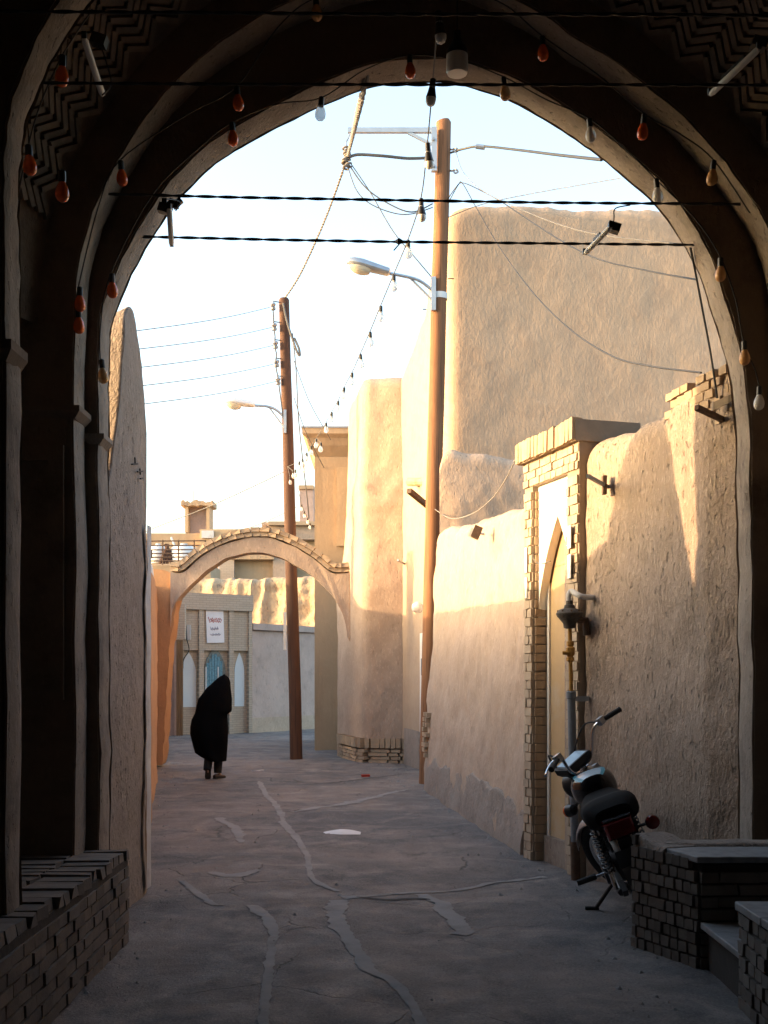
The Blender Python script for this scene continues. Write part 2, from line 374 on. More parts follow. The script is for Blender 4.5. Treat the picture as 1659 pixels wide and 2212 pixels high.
# ------------------------------------------------------------------ vaulted passage
EX = [(-1.72, -.2), (-1.72, .8), (-1.72, 1.8), (-1.725, 2.8), (-1.73, 3.5), (-1.69, 3.84), (-1.523, 4.24), (-1.398, 4.425), (-1.252, 4.63), (-1.048, 4.818), (-.815, 4.97), (-.524, 5.12), (-.233, 5.246), (0, 5.307), (.32, 5.335), (.495, 5.313), (.728, 5.231), (.961, 5.123), (1.194, 4.978), (1.398, 4.832), (1.66, 4.6), (1.864, 4.337), (2.03, 3.99), (2.14, 3.6), (2.2, 3.2), (2.22, 2.4), (2.23, 1.2), (2.23, -.2)]
R2 = [(-1.80, -.2), (-1.80, 1.2), (-1.80, 2.4), (-1.80, 3.6), (-1.745, 4.14), (-1.555, 4.597), (-1.345, 4.905), (-1.134, 5.143), (-.924, 5.31), (-.644, 5.48), (-.364, 5.585), (-.112, 5.676), (.28, 5.72), (.49, 5.667), (.70, 5.569), (.952, 5.43), (1.12, 5.317), (1.345, 5.185), (1.54, 5.017), (1.75, 4.85), (1.96, 4.625), (2.1, 4.43), (2.24, 4.2), (2.33, 3.8), (2.36, 3.2), (2.36, 1.6), (2.36, -.2)]
R1 = [(-1.66, -.2), (-1.66, 1.5), (-1.66, 3.0), (-1.67, 3.7), (-1.66, 3.95), (-1.62, 4.14), (-1.557, 4.32), (-1.494, 4.45), (-1.356, 4.66), (-1.1, 4.92), (-.8, 5.12), (-.4, 5.32), (0, 5.45), (.28, 5.5), (.6, 5.44), (1.0, 5.28), (1.4, 5.06), (1.75, 4.75), (2.0, 4.4), (2.14, 4.05), (2.2, 3.7), (2.22, 2.5), (2.22, 1.2), (2.22, -.2)]
XL, XR, ZT = -2.6, 4.9, 7.4
def outline(P, n=5, amp=.012, seed=0):
    pts = spline([(x, 0, z) for x, z in P], n)
    return [Vector((p.x + amp * n3(p, 3, seed) + amp * .7 * n3(p, 11, seed), 0, p.z + amp * n3(p, 3.5, seed + 9))) for p in pts]
def ring_wall(parent, name, P, Y0, Y1, msoff, mface, seed):
    o = outline(P, 6, .014, seed); n = len(o); c = Vector((.28, 0, 2.8)); out = []
    for p in o:
        if p.z < 2.8: out.append(Vector((XL if p.x < .28 else XR, 0, p.z)))
        else:
            d = p - c; k = min(abs((XL - c.x) / d.x) if d.x < -1e-6 else 1e9, abs((XR - c.x) / d.x) if d.x > 1e-6 else 1e9, (ZT - c.z) / d.z if d.z > 1e-6 else 1e9); out.append(c + d * k)
    def fr(pts, Y): return [Vector((p.x, Y, p.z)) for p in pts]
    MB().rings([fr(o, Y0), fr(out, Y0), fr(out, Y1), fr(o, Y1)], cap=False, closed=False).build(name, mface, parent)
    # soffit band with worn arrises, a hair inside the wall
    k = 5; rr = []
    for j in range(k + 1):
        Y = Y0 - .004 + (Y1 - Y0 + .008) * j / k; ring = []
        for p in o:
            d = (p - Vector((.28, 0, 3.2))) if p.z > 3.2 else Vector((p.x - .28, 0, 0)); d.normalize()
            w = .012 if j in (0, k) else -.004
            a = w + .010 * n3((p.x, Y * 3, p.z), 4, seed) + .007 * n3((p.x, Y * 2, p.z), 17, seed)
            ring.append(Vector((p.x, Y, p.z)) + d * a)
        rr.append(ring)
    MB().rings(rr, cap=False, closed=False).build('soffit', msoff, parent, angle=180)
pas = thing('passage_building', 'dark vaulted brick passage whose wide pointed arch frames the lane', 'building', (.28, 7.0, 0))
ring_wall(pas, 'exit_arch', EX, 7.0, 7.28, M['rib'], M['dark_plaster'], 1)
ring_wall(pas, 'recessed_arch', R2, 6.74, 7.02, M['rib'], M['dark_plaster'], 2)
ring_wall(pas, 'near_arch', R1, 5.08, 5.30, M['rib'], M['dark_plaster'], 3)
# bay vault between the arches
def offs(P, d):
    o = []
    for x, z in P:
        v = Vector((x - .28, z - 3.2)) if z > 3.2 else Vector((x - .28, 0)); v.normalize(); o.append((x + v.x * d, z + v.y * d))
    return o
BAYP = spline([(x, 0, z) for x, z in offs(R2, .20) if z > 3.0], 6)
BD = [0.0]
for i in range(len(BAYP) - 1): BD.append(BD[-1] + (BAYP[i + 1] - BAYP[i]).length)
def vault(u, v):              # u = arc length, v = 0..1 from near arch to recessed arch
    for i in range(len(BAYP) - 1):
        if u <= BD[i + 1] or i == len(BAYP) - 2:
            p = BAYP[i].lerp(BAYP[i + 1], (u - BD[i]) / (BD[i + 1] - BD[i])); break
    d = Vector((p.x - .28, 0, p.z - 3.2)).normalized()
    return Vector((p.x, 5.28 + 1.5 * v, p.z)) + d * (.28 * math.sin(math.pi * min(max(v, 0), 1)))
rr = [[vault(BD[-1] * i / 70, j / 10) for i in range(71)] for j in range(11)]
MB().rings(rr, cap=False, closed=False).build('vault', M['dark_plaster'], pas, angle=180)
cw_ = .115; ncol = int(BD[-1] * .84 / cw_); nrow = 24; spots = []
for ci in range(ncol):
    u = BD[-1] * .08 + cw_ * (ci + .5)
    for rj in range(nrow):
        v = .04 + .90 * (rj + .5) / nrow; p = vault(u, v); tu = (vault(u + .03, v) - vault(u - .03, v)).normalized(); tv = (vault(u, v + .02) - vault(u, v - .02)).normalized()
        nn = tu.cross(tv).normalized(); tv = nn.cross(tu)
        if nn.dot(Vector((.28, p.y, 3)) - p) < 0: nn = -nn
        a = R(42 if ci % 2 else -42); x = tu * math.cos(a) + tv * math.sin(a); y = nn.cross(x); spots.append((p + nn * .010, Matrix((x, y, nn)).transposed(), (ci * 3 + rj) % 4))
def shown(q):                 # the bricks that show largest: high on the left flank of the bay
    p = q[0]; px = 830 + p.x / p.y * F; py = 1460 - (p.z - HC) / p.y * F
    return 0 if (0 < px < 760 and -40 < py < 420) else 1 if (0 < px < 1659 and py > -60) else 2
spots.sort(key=shown); rest = MB(); BD_ = (.150, .030, .05)
for n_, (p, Mx, k) in enumerate(spots):
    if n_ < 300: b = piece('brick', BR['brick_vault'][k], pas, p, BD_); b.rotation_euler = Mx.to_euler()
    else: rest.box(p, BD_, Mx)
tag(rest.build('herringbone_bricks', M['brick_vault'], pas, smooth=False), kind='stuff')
# bay side walls, tunnel behind the viewer, roof
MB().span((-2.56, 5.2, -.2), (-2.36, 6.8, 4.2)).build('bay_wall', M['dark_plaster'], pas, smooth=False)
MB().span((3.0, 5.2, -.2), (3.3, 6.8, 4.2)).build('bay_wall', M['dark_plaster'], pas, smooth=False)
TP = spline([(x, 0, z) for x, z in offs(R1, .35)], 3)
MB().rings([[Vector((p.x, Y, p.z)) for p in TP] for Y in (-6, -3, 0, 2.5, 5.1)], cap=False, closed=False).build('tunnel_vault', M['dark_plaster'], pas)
MB().span((XL, -6.3, -.2), (XR, -6.0, ZT)).build('added_end_wall', M['dark_plaster'], pas, smooth=False)  # unseen wall added across the passage to keep the inside dark
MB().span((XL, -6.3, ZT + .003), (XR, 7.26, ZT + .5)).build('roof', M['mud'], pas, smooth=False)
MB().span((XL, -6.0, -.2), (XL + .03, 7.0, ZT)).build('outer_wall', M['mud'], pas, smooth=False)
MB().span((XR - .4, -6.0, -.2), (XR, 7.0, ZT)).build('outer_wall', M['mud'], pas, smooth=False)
# impost mouldings and panels
def mould(x0, x1, y0, y1, z, h=.07, m='rib'):
    b = MB(); e = .035
    b.rings([[(x0 - e, y0 - e, z + h), (x1 + e, y0 - e, z + h), (x1 + e, y1, z + h), (x0 - e, y1, z + h)], [(x0 - e, y0 - e, z + h * .55), (x1 + e, y0 - e, z + h * .55), (x1 + e, y1, z + h * .55), (x0 - e, y1, z + h * .55)], [(x0 + .01, y0, z), (x1, y0, z), (x1, y1, z), (x0 + .01, y1, z)]])
    b.build('moulding', M[m], pas, smooth=False)
mould(-2.35, -1.80, 6.74, 6.98, 3.10, .07, 'dark_plaster'); mould(-1.795, -1.72, 7.0, 7.2, 3.0, .06)
mould(-2.2, -1.66, 5.08, 5.28, 2.98, .09, 'dark_plaster')
def panel(x0, x1, z0, z1, Y, t=.09, d=.03):
    for a, b in (((x0 - t, Y - d, z0 - t), (x0, Y + .01, z1 + t)), ((x1, Y - d, z0 - t), (x1 + t, Y + .01, z1 + t)), ((x0, Y - d - .002, z1), (x1, Y + .01, z1 + t)), ((x0, Y - d - .002, z0 - t), (x1, Y + .01, z0))):
        MB().span(a, b).build('panel_frame', M['dark_plaster'], pas, smooth=False)
panel(-2.27, -1.95, 1.55, 2.85, 6.74)
def rough_pier(x0, x1, y, z0, z1, seed):   # uneven plaster coat on the pier faces so they do not read as flat
    rr = [[Vector((x0 + (x1 - x0) * i / 10, y - .006 - .012 * (n3((i * .3, 0, z0 + (z1 - z0) * j / 40), 3, seed) + .6), z0 + (z1 - z0) * j / 40)) for i in range(11)] for j in range(41)]
    MB().rings(rr, cap=False, closed=False).build('plaster_coat', M['dark_plaster'], pas, angle=180)
rough_pier(-2.4, -1.672, 5.08, .55, 2.95, 4)

# ------------------------------------------------------------------ left bench
bench = thing('brick_bench', 'low dark brick bench along the left wall of the passage', 'bench', (-1.8, 5.8, 0))
MB().span((-2.5, 3.4, -.15), (-1.545, 6.98, .50)).build('core', M['mortar_dark'], bench, smooth=False)
rb = random.Random(5); y = 3.45; 
while y < 6.9:
    d = rb.uniform(.10, .16); d = min(d, 6.97 - y)
    for (a, b) in ((-1.53 - .26, -1.53), (-1.53 - .55, -1.53 - .27), (-2.4, -1.53 - .56)):
        if d > .06: piece('paving_brick', rb.choice(BR['brick_dark']), bench, ((a + b) / 2 + rb.uniform(-.02, .008), y + d / 2, .525 + rb.uniform(-.008, .008)), (b - a - .012, d - .014, .055), (rb.uniform(-.015, .015), rb.uniform(-.015, .015), rb.uniform(-.02, .02)))
    y += d
brick_face(bench, (-1.545, 4.6), (-1.545, 6.97), 0.0, .50, 'brick_dark', .066, .17, .05, rnd=rb)

# ------------------------------------------------------------------ right platforms and step
plat = thing('brick_platform', 'brick platform topped with grey slabs beside the parked motorcycle', 'platform', (2.1, 6.6, 0))
A, B = (1.47, 6.84), (1.72, 6.30)
MB().prism([(A[0] + .012, A[1], -.1), (B[0] + .012, B[1] + .012, -.1), (3.2, B[1] + .012, -.1), (3.2, A[1], -.1)], (0, 0, .67)).build('core', M['mortar_dark'], plat, smooth=False)
brick_face(plat, A, B, 0, .66, 'brick_dark', .067, .075, .05, ztop=lambda u: .66 - .075 * u, rnd=random.Random(8))
brick_face(plat, B, (3.0, B[1]), 0, .585, 'brick_dark', .067, .20, .05, rnd=random.Random(9))
rs = random.Random(4)
def slab(parent, poly, z, t=.035, name='slab', m='slab'):
    b = MB().prism([(x, y, z) for x, y in poly], (0, 0, t)); o = b.build(name, M[m], parent, smooth=False)
    mod = o.modifiers.new('edge', 'BEVEL'); mod.width = .006; mod.segments = 2; return o
slab(plat, [(1.585, 6.66), (1.70, 6.28), (2.30, 6.28), (2.28, 6.66)], .583)
slab(plat, [(2.288, 6.66), (2.308, 6.28), (3.1, 6.28), (3.1, 6.66)], .581)
# lumpy mortar on the far end of the top
mud_wall('mortar_cap', M['mud_grey'], [(1.475, 6.85), (1.51, 6.77), (1.555, 6.67), (1.59, 6.58)], [.665, .66, .635, .62], .24, plat, seg=.03, amp=.012, rtop=.03, side=1, zb=.5, jag=.012)
mud_wall('mortar_bed', M['mud_grey'], [(1.62, 6.665), (2.2, 6.67), (3.1, 6.67)], [.64, .63, .62], .19, plat, seg=.05, amp=.01, rtop=.03, side=1, zb=.5, jag=.012)
st = thing('stone_step', 'single grey stone step between the two brick platforms', 'step', (2.2, 5.9, 0))
MB().span((1.76, 5.62, -.1), (3.1, 6.285, .225)).build('core', M['mortar_dark'], st, smooth=False)
slab(st, [(1.72, 5.585), (3.1, 5.585), (3.1, 6.29), (1.72, 6.29)], .226, name='tread')
pl2 = thing('brick_platform', 'second brick platform cut by the right edge, nearest the viewer', 'platform', (2.1, 5.1, 0))
MB().span((1.725, 4.4, -.1), (3.1, 5.57, .47)).build('core', M['mortar_dark'], pl2, smooth=False)
brick_face(pl2, (1.715, 5.57), (1.715, 4.4), 0, .475, 'brick_dark', .067, .10, .05, rnd=random.Random(10))
slab(pl2, [(1.69, 5.2), (3.1, 5.2), (3.1, 5.58), (1.69, 5.58)], .474, .04)
slab(pl2, [(1.69, 4.4), (3.1, 4.4), (3.1, 5.19), (1.69, 5.19)], .476, .04)

# ------------------------------------------------------------------ left pillar, orange wall
pil = thing('mud_wall', 'tall grey mud wall stub with rounded top just outside the arch on the left', 'wall', (-1.75, 8.0, 0))
mud_wall('wall', M['mud_grey'], [(-1.75, 7.27), (-1.75, 7.45), (-1.75, 7.58), (-1.75, 7.70), (-1.75, 7.80), (-1.75, 7.89), (-1.75, 7.97), (-1.75, 8.07), (-1.75, 8.2), (-1.75, 8.35), (-1.76, 8.5), (-1.765, 8.58), (-1.77, 8.62)],
         [2.62, 2.95, 3.35, 3.75, 4.00, 4.09, 4.12, 4.12, 4.03, 3.88, 3.6, 3.35, 3.1], .75, pil, seg=.03, amp=.022, rtop=.02, side=1, jag=.05, zseg=.05, drop=[1.0, 1.1, 1.15, 1.1, .8, .5, .35, .25, .2, .2, .1, .1, 0])
# flaking whitewash streak at the wall's far edge
rr = []
for j in range(60):
    z = .05 + 2.65 * j / 59; w = .07 + .05 * n3((0, 0, z), 2.2) + .02 * n3((0, 0, z), 9); y1 = 8.545 - .05 * abs(n3((3, 0, z), 1.7))
    rr.append([(-1.725, y1 - max(w, .02) * 1.7, z), (-1.718, y1, z), (-1.75, y1 + .02, z)])
MB().rings(rr, cap=False, closed=False).build('whitewash_streak', M['whitewash'], pil)
for (px0, py0, px1, py1) in ((291, 988, 292, 1003), (285, 1003, 297, 1002), (302, 1012, 303, 1025), (297, 1019, 308, 1018), (303, 1034, 308, 1033)):
    def onw(px, py): Y = -1.735 * F / (px - 830); return Vector((-1.733, Y, HC + (1460 - py) / F * Y))
    MB().tube([onw(px0, py0), onw(px1, py1)], .006, 5).build('scratched_mark', M['crack'], pil)
post = thing('door_post', 'narrow dark brown post between the grey wall and the orange wall', 'post', (-1.84, 8.75, 0))
MB().span((-1.95, 8.66, -.1), (-1.785, 8.86, 2.5)).build('timber', M['door_wood'], post, smooth=False)
MB().span((-1.96, 8.65, 2.5), (-1.775, 8.87, 2.56)).build('cap', M['door_wood'], post, smooth=False)
orange_wall = thing('mud_wall', 'rendered wall coloured orange for bounced sunlight, down the left side of the lane', 'wall', (-3.0, 15, 0))
mud_wall('wall', M['mud_orange'], [(-1.92, 8.45), (-1.95, 9.0), (-2.14, 10.4), (-2.66, 13.2), (-3.45, 17.5), (-4.02, 20.45)], [3.3, 2.98, 2.8, 2.88, 3.05, 3.12], .5, orange_wall, seg=.12, amp=.035, rtop=.1, side=1, jag=.05)
mud_wall('mud_cap', M['erode'], [(-2.05, 9.2), (-2.22, 10.4), (-2.72, 13.2), (-3.5, 17.5), (-4.05, 20.4)], [2.9, 2.86, 2.98, 3.13, 3.18], .36, orange_wall, seg=.12, amp=.04, rtop=.12, side=1, zb=2.6, jag=.05)
tp = thing('tarpaulin', 'pale blue plastic sheet lying over the orange wall top', 'tarpaulin', (-3.9, 19.0, 3.2))
mud_wall('sheet', M['tarp'], [(-3.50, 17.5), (-3.72, 18.6), (-3.98, 19.9)], [3.36, 3.42, 3.40], .5, tp, seg=.07, amp=.05, side=1, zb=3.10, jag=.05, rtop=.16)
# unseen rest of the left side, heights shaped to shade the lane end
lh = thing('mud_house', 'unseen mud house wall past the orange wall, shaped to shade the lane end', 'house', (-6.5, 27, 0))
mud_wall('wall', M['mud'], [(-4.6, 20.7), (-4.9, 21.5), (-5.3, 22.6), (-5.7, 23.6), (-6.2, 25), (-6.9, 28), (-7.4, 34)], [3.45, 3.6, 4.2, 4.85, 4.9, 4.6, 4.5], .6, lh, seg=.2, amp=.04, side=1)

# ------------------------------------------------------------------ right side: near wall, portal, long wall
nw = thing('mud_wall', 'rough straw plastered wall beside the motorcycle with a sunlit wedge near its top', 'wall', (1.9, 8.2, 0))
mud_wall('wall', M['mud_near'], [(2.30, 7.20), (2.24, 7.30), (2.10, 7.56), (2.0, 8.0), (1.97, 8.09), (1.77, 8.83), (1.60, 9.16), (1.62, 9.3)],
         [3.66, 3.62, 3.60, 3.56, 3.47, 3.45, 3.46, 3.40], .6, nw, seg=.03, amp=.035, rtop=.16, side=-1, jag=.05, zseg=.04, seed=2)
# exposed bricks on its shoulder
rbk = random.Random(12)
for r_ in range(6):
    for c_ in range(7):
        yy = 7.42 + c_ * .105 + (r_ % 2) * .05; 
        if yy > 8.1 or rbk.random() < .25: continue
        xx = interp([7.3, 7.56, 8.0, 8.09], [2.24, 2.10, 2.0, 1.97], yy); zz = 3.56 - r_ * .062 - .03 * (yy - 7.4)
        piece('brick', rbk.choice(BR['brick_tan']), nw, (xx + .018 + rbk.uniform(0, .012), yy, zz), (.06, .095, .05), (0, 0, .27 + rbk.uniform(-.05, .05)))

PL, PR = Vector((1.27, 10.2)), Vector((1.575, 9.17)); PT = (PR - PL); PW = PT.length; PT /= PW; PN = Vector((PT.y, -PT.x))   # outward to the lane
if PN.x > 0: PN = -PN
def pp(u, d, z): q = PL + PT * u + PN * d; return Vector((q.x, q.y, z))
prt = thing('brick_portal', 'cream brick portal with white pointed niche set in the right wall', 'portal', (1.45, 9.7, 0))
U0, U1, ZN = .17, .86, 3.24
def pbox(name, m, u0, u1, d0, d1, z0, z1, parent=prt, smooth=False):
    b = MB().prism([pp(u0, d0, z0), pp(u1, d0, z0), pp(u1, d1, z0), pp(u0, d1, z0)], (0, 0, z1 - z0)); return b.build(name, m, parent, smooth=smooth)
pbox('core', M['mortar'], 0, U0, -.42, .03, -.1, 3.5); pbox('core', M['mortar'], U1, PW, -.42, .03, -.1, 3.5); pbox('core', M['mortar'], U0, U1, -.42, .029, ZN, 3.5)
pbox('niche_back', M['tan_panel'], U0, U1, -.42, -.105, -.1, ZN)
pbox('plinth', M['rib'], U0 + .03, U1, -.104, -.06, -.05, .22)
def pbricks(u0, u1, z0, z1, course, length, d=.055, kind='brick_cream', name='brick', seed=1):
    a = pp(u0, .03, 0); b = pp(u1, .03, 0)
    # brick_face wants outward on the right of A->B
    t = Vector((b.x - a.x, b.y - a.y)).normalized(); n_ = Vector((t.y, -t.x))
    if n_.dot(PN) < 0: a, b = b, a
    brick_face(prt, (a.x, a.y), (b.x, b.y), z0, z1, kind, course, length, .06, .010, .014, name=name, rnd=random.Random(seed))
pbricks(0, U0, 0, ZN, .078, .115, seed=21); pbricks(U1, PW, 0, ZN, .078, .115, seed=22); pbricks(0, PW, ZN, 3.45, .068, .11, seed=23)
rv = random.Random(31)
for i in range(41):           # reveal bricks on the far side of the niche
    q = pp(U0 + .003, -.045 + rv.uniform(-.004, .004), .04 + i * .078)
    piece('reveal_brick', rv.choice(BR['brick_tan']), prt, q, (.03, .115, .066), (0, 0, math.atan2(PT.y, PT.x)))
# white gypsum tympanum with a pointed opening
apex, mid = 2.94, U0 + .40
def ogee(ue, zs_, n=12): return [(ue + (mid - ue) * (k / n) ** 1.75, zs_ + (apex - zs_) * k / n) for k in range(n + 1)]
L_ = ogee(U0 + .012, 2.10); R_ = ogee(U1 - .012, 2.28)
poly_l = [(U0 + .004, 2.06)] + L_ + [(mid, ZN - .004), (U0 + .004, ZN - .004)]
poly_r = [(U1 - .004, 2.24)] + R_ + [(mid, ZN - .004), (U1 - .004, ZN - .004)]
b = MB(); 
for poly in (poly_l, poly_r): b.prism([pp(u, -.018, z) for u, z in poly], PN.to_3d() * -.075)
b.build('white_tympanum', M['white_plaster'], prt, smooth=False)
pbox('white_edge', M['white_plaster'], U0 + .035, U0 + .075, -.104, -.088, -.05, 2.4)
# cornice of upright bricks
rc = random.Random(41); n_ = 17; pbox('cornice_core', M['mortar'], -.06, PW + .02, -.5, .075, 3.46, 3.63)
for i in range(n_):
    u = -.06 + (PW + .08) * (i + .5) / n_; q = pp(u, .055 + rc.uniform(-.004, .006), 3.55 + rc.uniform(-.006, .006))
    piece('cornice_brick', rc.choice(BR['brick_tan']), prt, q, ((PW + .08) / n_ - .008, .09, .17), (0, 0, math.atan2(PT.y, PT.x) + rc.uniform(-.02, .02)))
mud_wall('mud_fillet', M['mud_near'], [(1.60, 9.20), (1.9, 9.28), (2.6, 9.45)], [3.60, 3.62, 3.60], .4, prt, seg=.05, amp=.03, side=1, jag=.05)
for i, (px, z0, z1) in enumerate(((1232, 2.62, 2.80), (1232, 2.38, 2.57), (1149, 2.5, 2.72), (1149, 2.28, 2.46))):
    pl = tag(MB().prism([pp(PW - .16 if i < 2 else .06, .05, z0), pp(PW - .06 if i < 2 else .10, .05 + (.02 if i < 2 else 0), z0), pp(PW - .06 if i < 2 else .10, .05 + (.02 if i < 2 else 0), z1), pp(PW - .16 if i < 2 else .06, .05, z1)], PN.to_3d() * .008).build('house_plate', M['white_paint'], None, smooth=False),
        ['upper small white plate on the right jamb of the brick portal', 'lower small white plate on the right jamb of the brick portal', 'upper small white plate on the left jamb of the brick portal', 'lower small white plate on the left jamb of the brick portal'][i], 'plate', 'small plates on the portal')

lw = thing('mud_wall', 'long straw plastered wall left of the portal, sunlit above a level shadow line', 'wall', (.9, 13.5, 0))
mud_wall('wall', M['mud'], [(1.33, 10.1), (1.25, 10.3), (.98, 12.6), (.74, 14.7), (.56, 16.35), (.60, 16.6)], [3.2, 3.2, 3.34, 3.5, 3.68, 3.7], .5, lw, seg=.06, amp=.045, rtop=.12, side=-1, batter=.055, jag=.05, zseg=.07, seed=4)
mud_wall('cement_skirt', M['mud_grey'], [(1.22, 10.32), (.95, 12.6), (.71, 14.7), (.54, 16.2)], [.42, .5, .45, .4], .2, lw, seg=.06, amp=.03, rtop=.02, side=-1, batter=.10, jag=.09, zseg=.06, seed=9)
rx = random.Random(77)
for r_ in range(9):
    for c_ in range(3):
        if rx.random() < .3: continue
        yy = 16.05 + c_ * .12 + (r_ % 2) * .05; piece('brick', rx.choice(BR['brick_tan']), lw, (.555 - .1 * (yy - 16.1) + .055 * (.5 + r_ * .07) , yy, .5 + r_ * .07), (.07, .11, .055), (0, 0, .1))
cw = thing('mud_wall', 'shaded cross wall with rounded sunlit end behind the long wall', 'wall', (1.8, 16.4, 0))
mud_wall('wall', M['mud'], [(.78, 16.28), (.82, 16.27), (.95, 16.26), (1.1, 16.25), (2.2, 16.3), (3.6, 16.4)], [4.62, 4.78, 4.84, 4.76, 4.68, 4.6], .36, cw, seg=.05, amp=.035, rtop=.17, side=1, jag=.04, seed=6)
bg = thing('mud_building', 'tall plain mud plastered building with a sunlit left flank', 'building', (3, 19, 0))
dn = Vector((-.655, 3.8)).normalized()
mud_wall('wall', M['mud_big'], [(.33, 21.4), (.40, 21.0), (.50, 20.4), (.606, 19.8), (.69, 19.3), (.742, 19.0), (.85, 18.4), (.955, 17.78), (.975, 17.68), (1.03, 17.61), (1.14, 17.60), (2.5, 17.64), (4.5, 17.70), (8.5, 17.82)],
         [7.25, 7.35, 7.5, 7.68, 7.75, 8.25, 8.66, 8.74, 8.75, 8.76, 8.78, 8.8, 8.75, 8.7], .5, bg, seg=.09, amp=.016, rtop=.2, side=1, jag=.06, zseg=.12, seed=8)
MB().prism([(.6, 21.2, 6.9), (1.2, 17.9, 6.9), (8.4, 19.0, 6.9), (8.4, 22, 6.9)], (0, 0, .2)).build('roof', M['mud'], bg, smooth=False)
def bface(Y): return .985 - .1724 * (Y - 17.6)
dr = MB(); x0, x1 = bface(19.62), bface(19.15)
dr.prism([(x0 - .03, 19.62, -.1), (x1 - .03, 19.15, -.1), (x1 + .1, 19.16, -.1), (x0 + .1, 19.63, -.1)], (0, 0, 2.42)); d_ = dr.build('door', M['white_paint'], bg, smooth=False)
MB().box((bface(19.3) - .06, 19.28, 1.75), (.03, .02, .28)).build('handle', M['grey_paint'], d_, smooth=False)
# grey cement dado beside the door
MB().prism([(bface(21.1) - .02, 21.1, -.1), (bface(19.75) - .02, 19.75, -.1), (bface(19.75) + .1, 19.75, -.1), (bface(21.1) + .1, 21.1, -.1)], (0, 0, .75)).build('dado', M['mud_grey'], bg, smooth=False)

# round tower buttress
tw = thing('mud_tower', 'rounded mud tower buttress bulging at half height on a brick plinth', 'tower', (-.1, 22.6, 0))
def tower_ring(z):
    fl = at(interp([0, 2.7, 3.3, 4.6, 5.2, 7.2], [786, 786, 785, 780, 778, 785], z), 1460, 21.5); bl = at(interp([0, 1, 3.2, 4.2, 4.8, 7.2], [724, 724, 722, 738, 746, 746], z), 1460, 24.3)
    fr_ = Vector((.42, 21.35, 0)); br = Vector((.5, 24.4, 0)); pts = []
    cor = [Vector((bl.x, bl.y)), Vector((fl.x, fl.y)), Vector((fr_.x, fr_.y)), Vector((br.x, br.y))]
    for i in range(4):
        a, b, c = cor[i - 1], cor[i], cor[(i + 1) % 4]; r = (.5, .16, .08, .1)[i]
        p0 = b + (a - b).normalized() * r; p2 = b + (c - b).normalized() * r
        prev = b
        for k in range(7): t = k / 6; pts.append(p0 * (1 - t) ** 2 + b * 2 * t * (1 - t) + p2 * t * t)
        nxt = cor[(i + 1) % 4]; r2 = (.5, .16, .08, .1)[(i + 1) % 4]; e = nxt + (b - nxt).normalized() * r2
        for k in range(1, 10): pts.append(p2.lerp(e, k / 10))
    out = []; cx = Vector((-.2, 22.9))
    bul = .10 * math.exp(-((z - 5.0) / .35) ** 2) + (.05 if z < 4.9 else 0)
    for p in pts:
        q = Vector((p.x, p.y, z)); d = (p - cx).normalized(); a = bul + .05 * n3(q, 1.1, 3) + .025 * n3(q, 4, 5) - .006 * max(0, z)
        out.append(Vector((p.x + d.x * a, p.y + d.y * a, z)))
    return out
zs = [-.2 + .1 * i for i in range(73)]
rr = [tower_ring(z) for z in zs] + [[Vector((-.2, 22.9, 7.25)).lerp(p, .9) + Vector((0, 0, .13)) for p in tower_ring(7.0)]]
MB().rings(rr).build('shaft', M['mud'], tw, angle=60)
rp = random.Random(51)
base = tower_ring(.3); seq = [base[i] for i in range(9, 40)]
acc = 0; P_ = [Vector((p.x, p.y, 0)) for p in seq]; Dp = [0]
for i in range(len(P_) - 1): Dp.append(Dp[-1] + (P_[i + 1] - P_[i]).length)
def along(s):
    for i in range(len(P_) - 1):
        if s <= Dp[i + 1]: return P_[i].lerp(P_[i + 1], (s - Dp[i]) / (Dp[i + 1] - Dp[i])), (P_[i + 1] - P_[i]).normalized()
    return P_[-1], (P_[-1] - P_[-2]).normalized()
s = .06
while s < Dp[-1]:
    p, t = along(s); n_ = Vector((t.y, -t.x, 0)); n_ = -n_ if n_.dot(p - Vector((-.2, 22.9, 0))) < 0 else n_
    piece('plinth_brick', rp.choice(BR['brick_tan']), tw, p + n_ * .085 + Vector((0, 0, .36)), (.085, .12, .17), (0, 0, math.atan2(t.y, t.x)))
    for k in range(4):
        piece('plinth_brick', rp.choice(BR['brick_tan']), tw, p + n_ * .065 + t * (.045 * (k % 2)) + Vector((0, 0, .02 + k * .066)), (.17, .12, .055), (0, 0, math.atan2(t.y, t.x))) if int(s / .095) % 2 == 0 else None
    s += .095
# tan rendered column building behind the tower
tc = thing('tan_building', 'narrow tan rendered building with a moulded cornice behind the tower', 'building', (-1.0, 26, 0))
MB().span((-1.50, 25.0, -.1), (.4, 29, 6.45)).build('wall', M['mud_tan'], tc, smooth=False)
MB().span((-1.02, 24.94, 5.0 - .6), (-.7, 24.99, 6.1)).build('recess_panel', M['mud_gold'], tc, smooth=False)
b = MB(); 
b.rings([[(-1.75, 24.72, 6.90), (.4, 24.72, 6.90), (.4, 29, 6.90), (-1.75, 29, 6.90)], [(-1.75, 24.72, 6.78), (.4, 24.72, 6.78), (.4, 29, 6.78), (-1.75, 29, 6.78)], [(-1.66, 24.80, 6.70), (.4, 24.80, 6.70), (.4, 29, 6.70), (-1.66, 29, 6.70)], [(-1.62, 24.86, 6.55), (.4, 24.86, 6.55), (.4, 29, 6.55), (-1.62, 29, 6.55)], [(-1.48, 25.02, 6.30), (.39, 25.02, 6.30), (.39, 28.9, 6.30), (-1.48, 28.9, 6.30)]])
b.build('cornice', M['mud_tan'], tc, smooth=False)
MB().span((-1.77, 24.70, 6.903), (.42, 29.02, 6.94)).build('cap_sheet', M['steel'], tc, smooth=False)

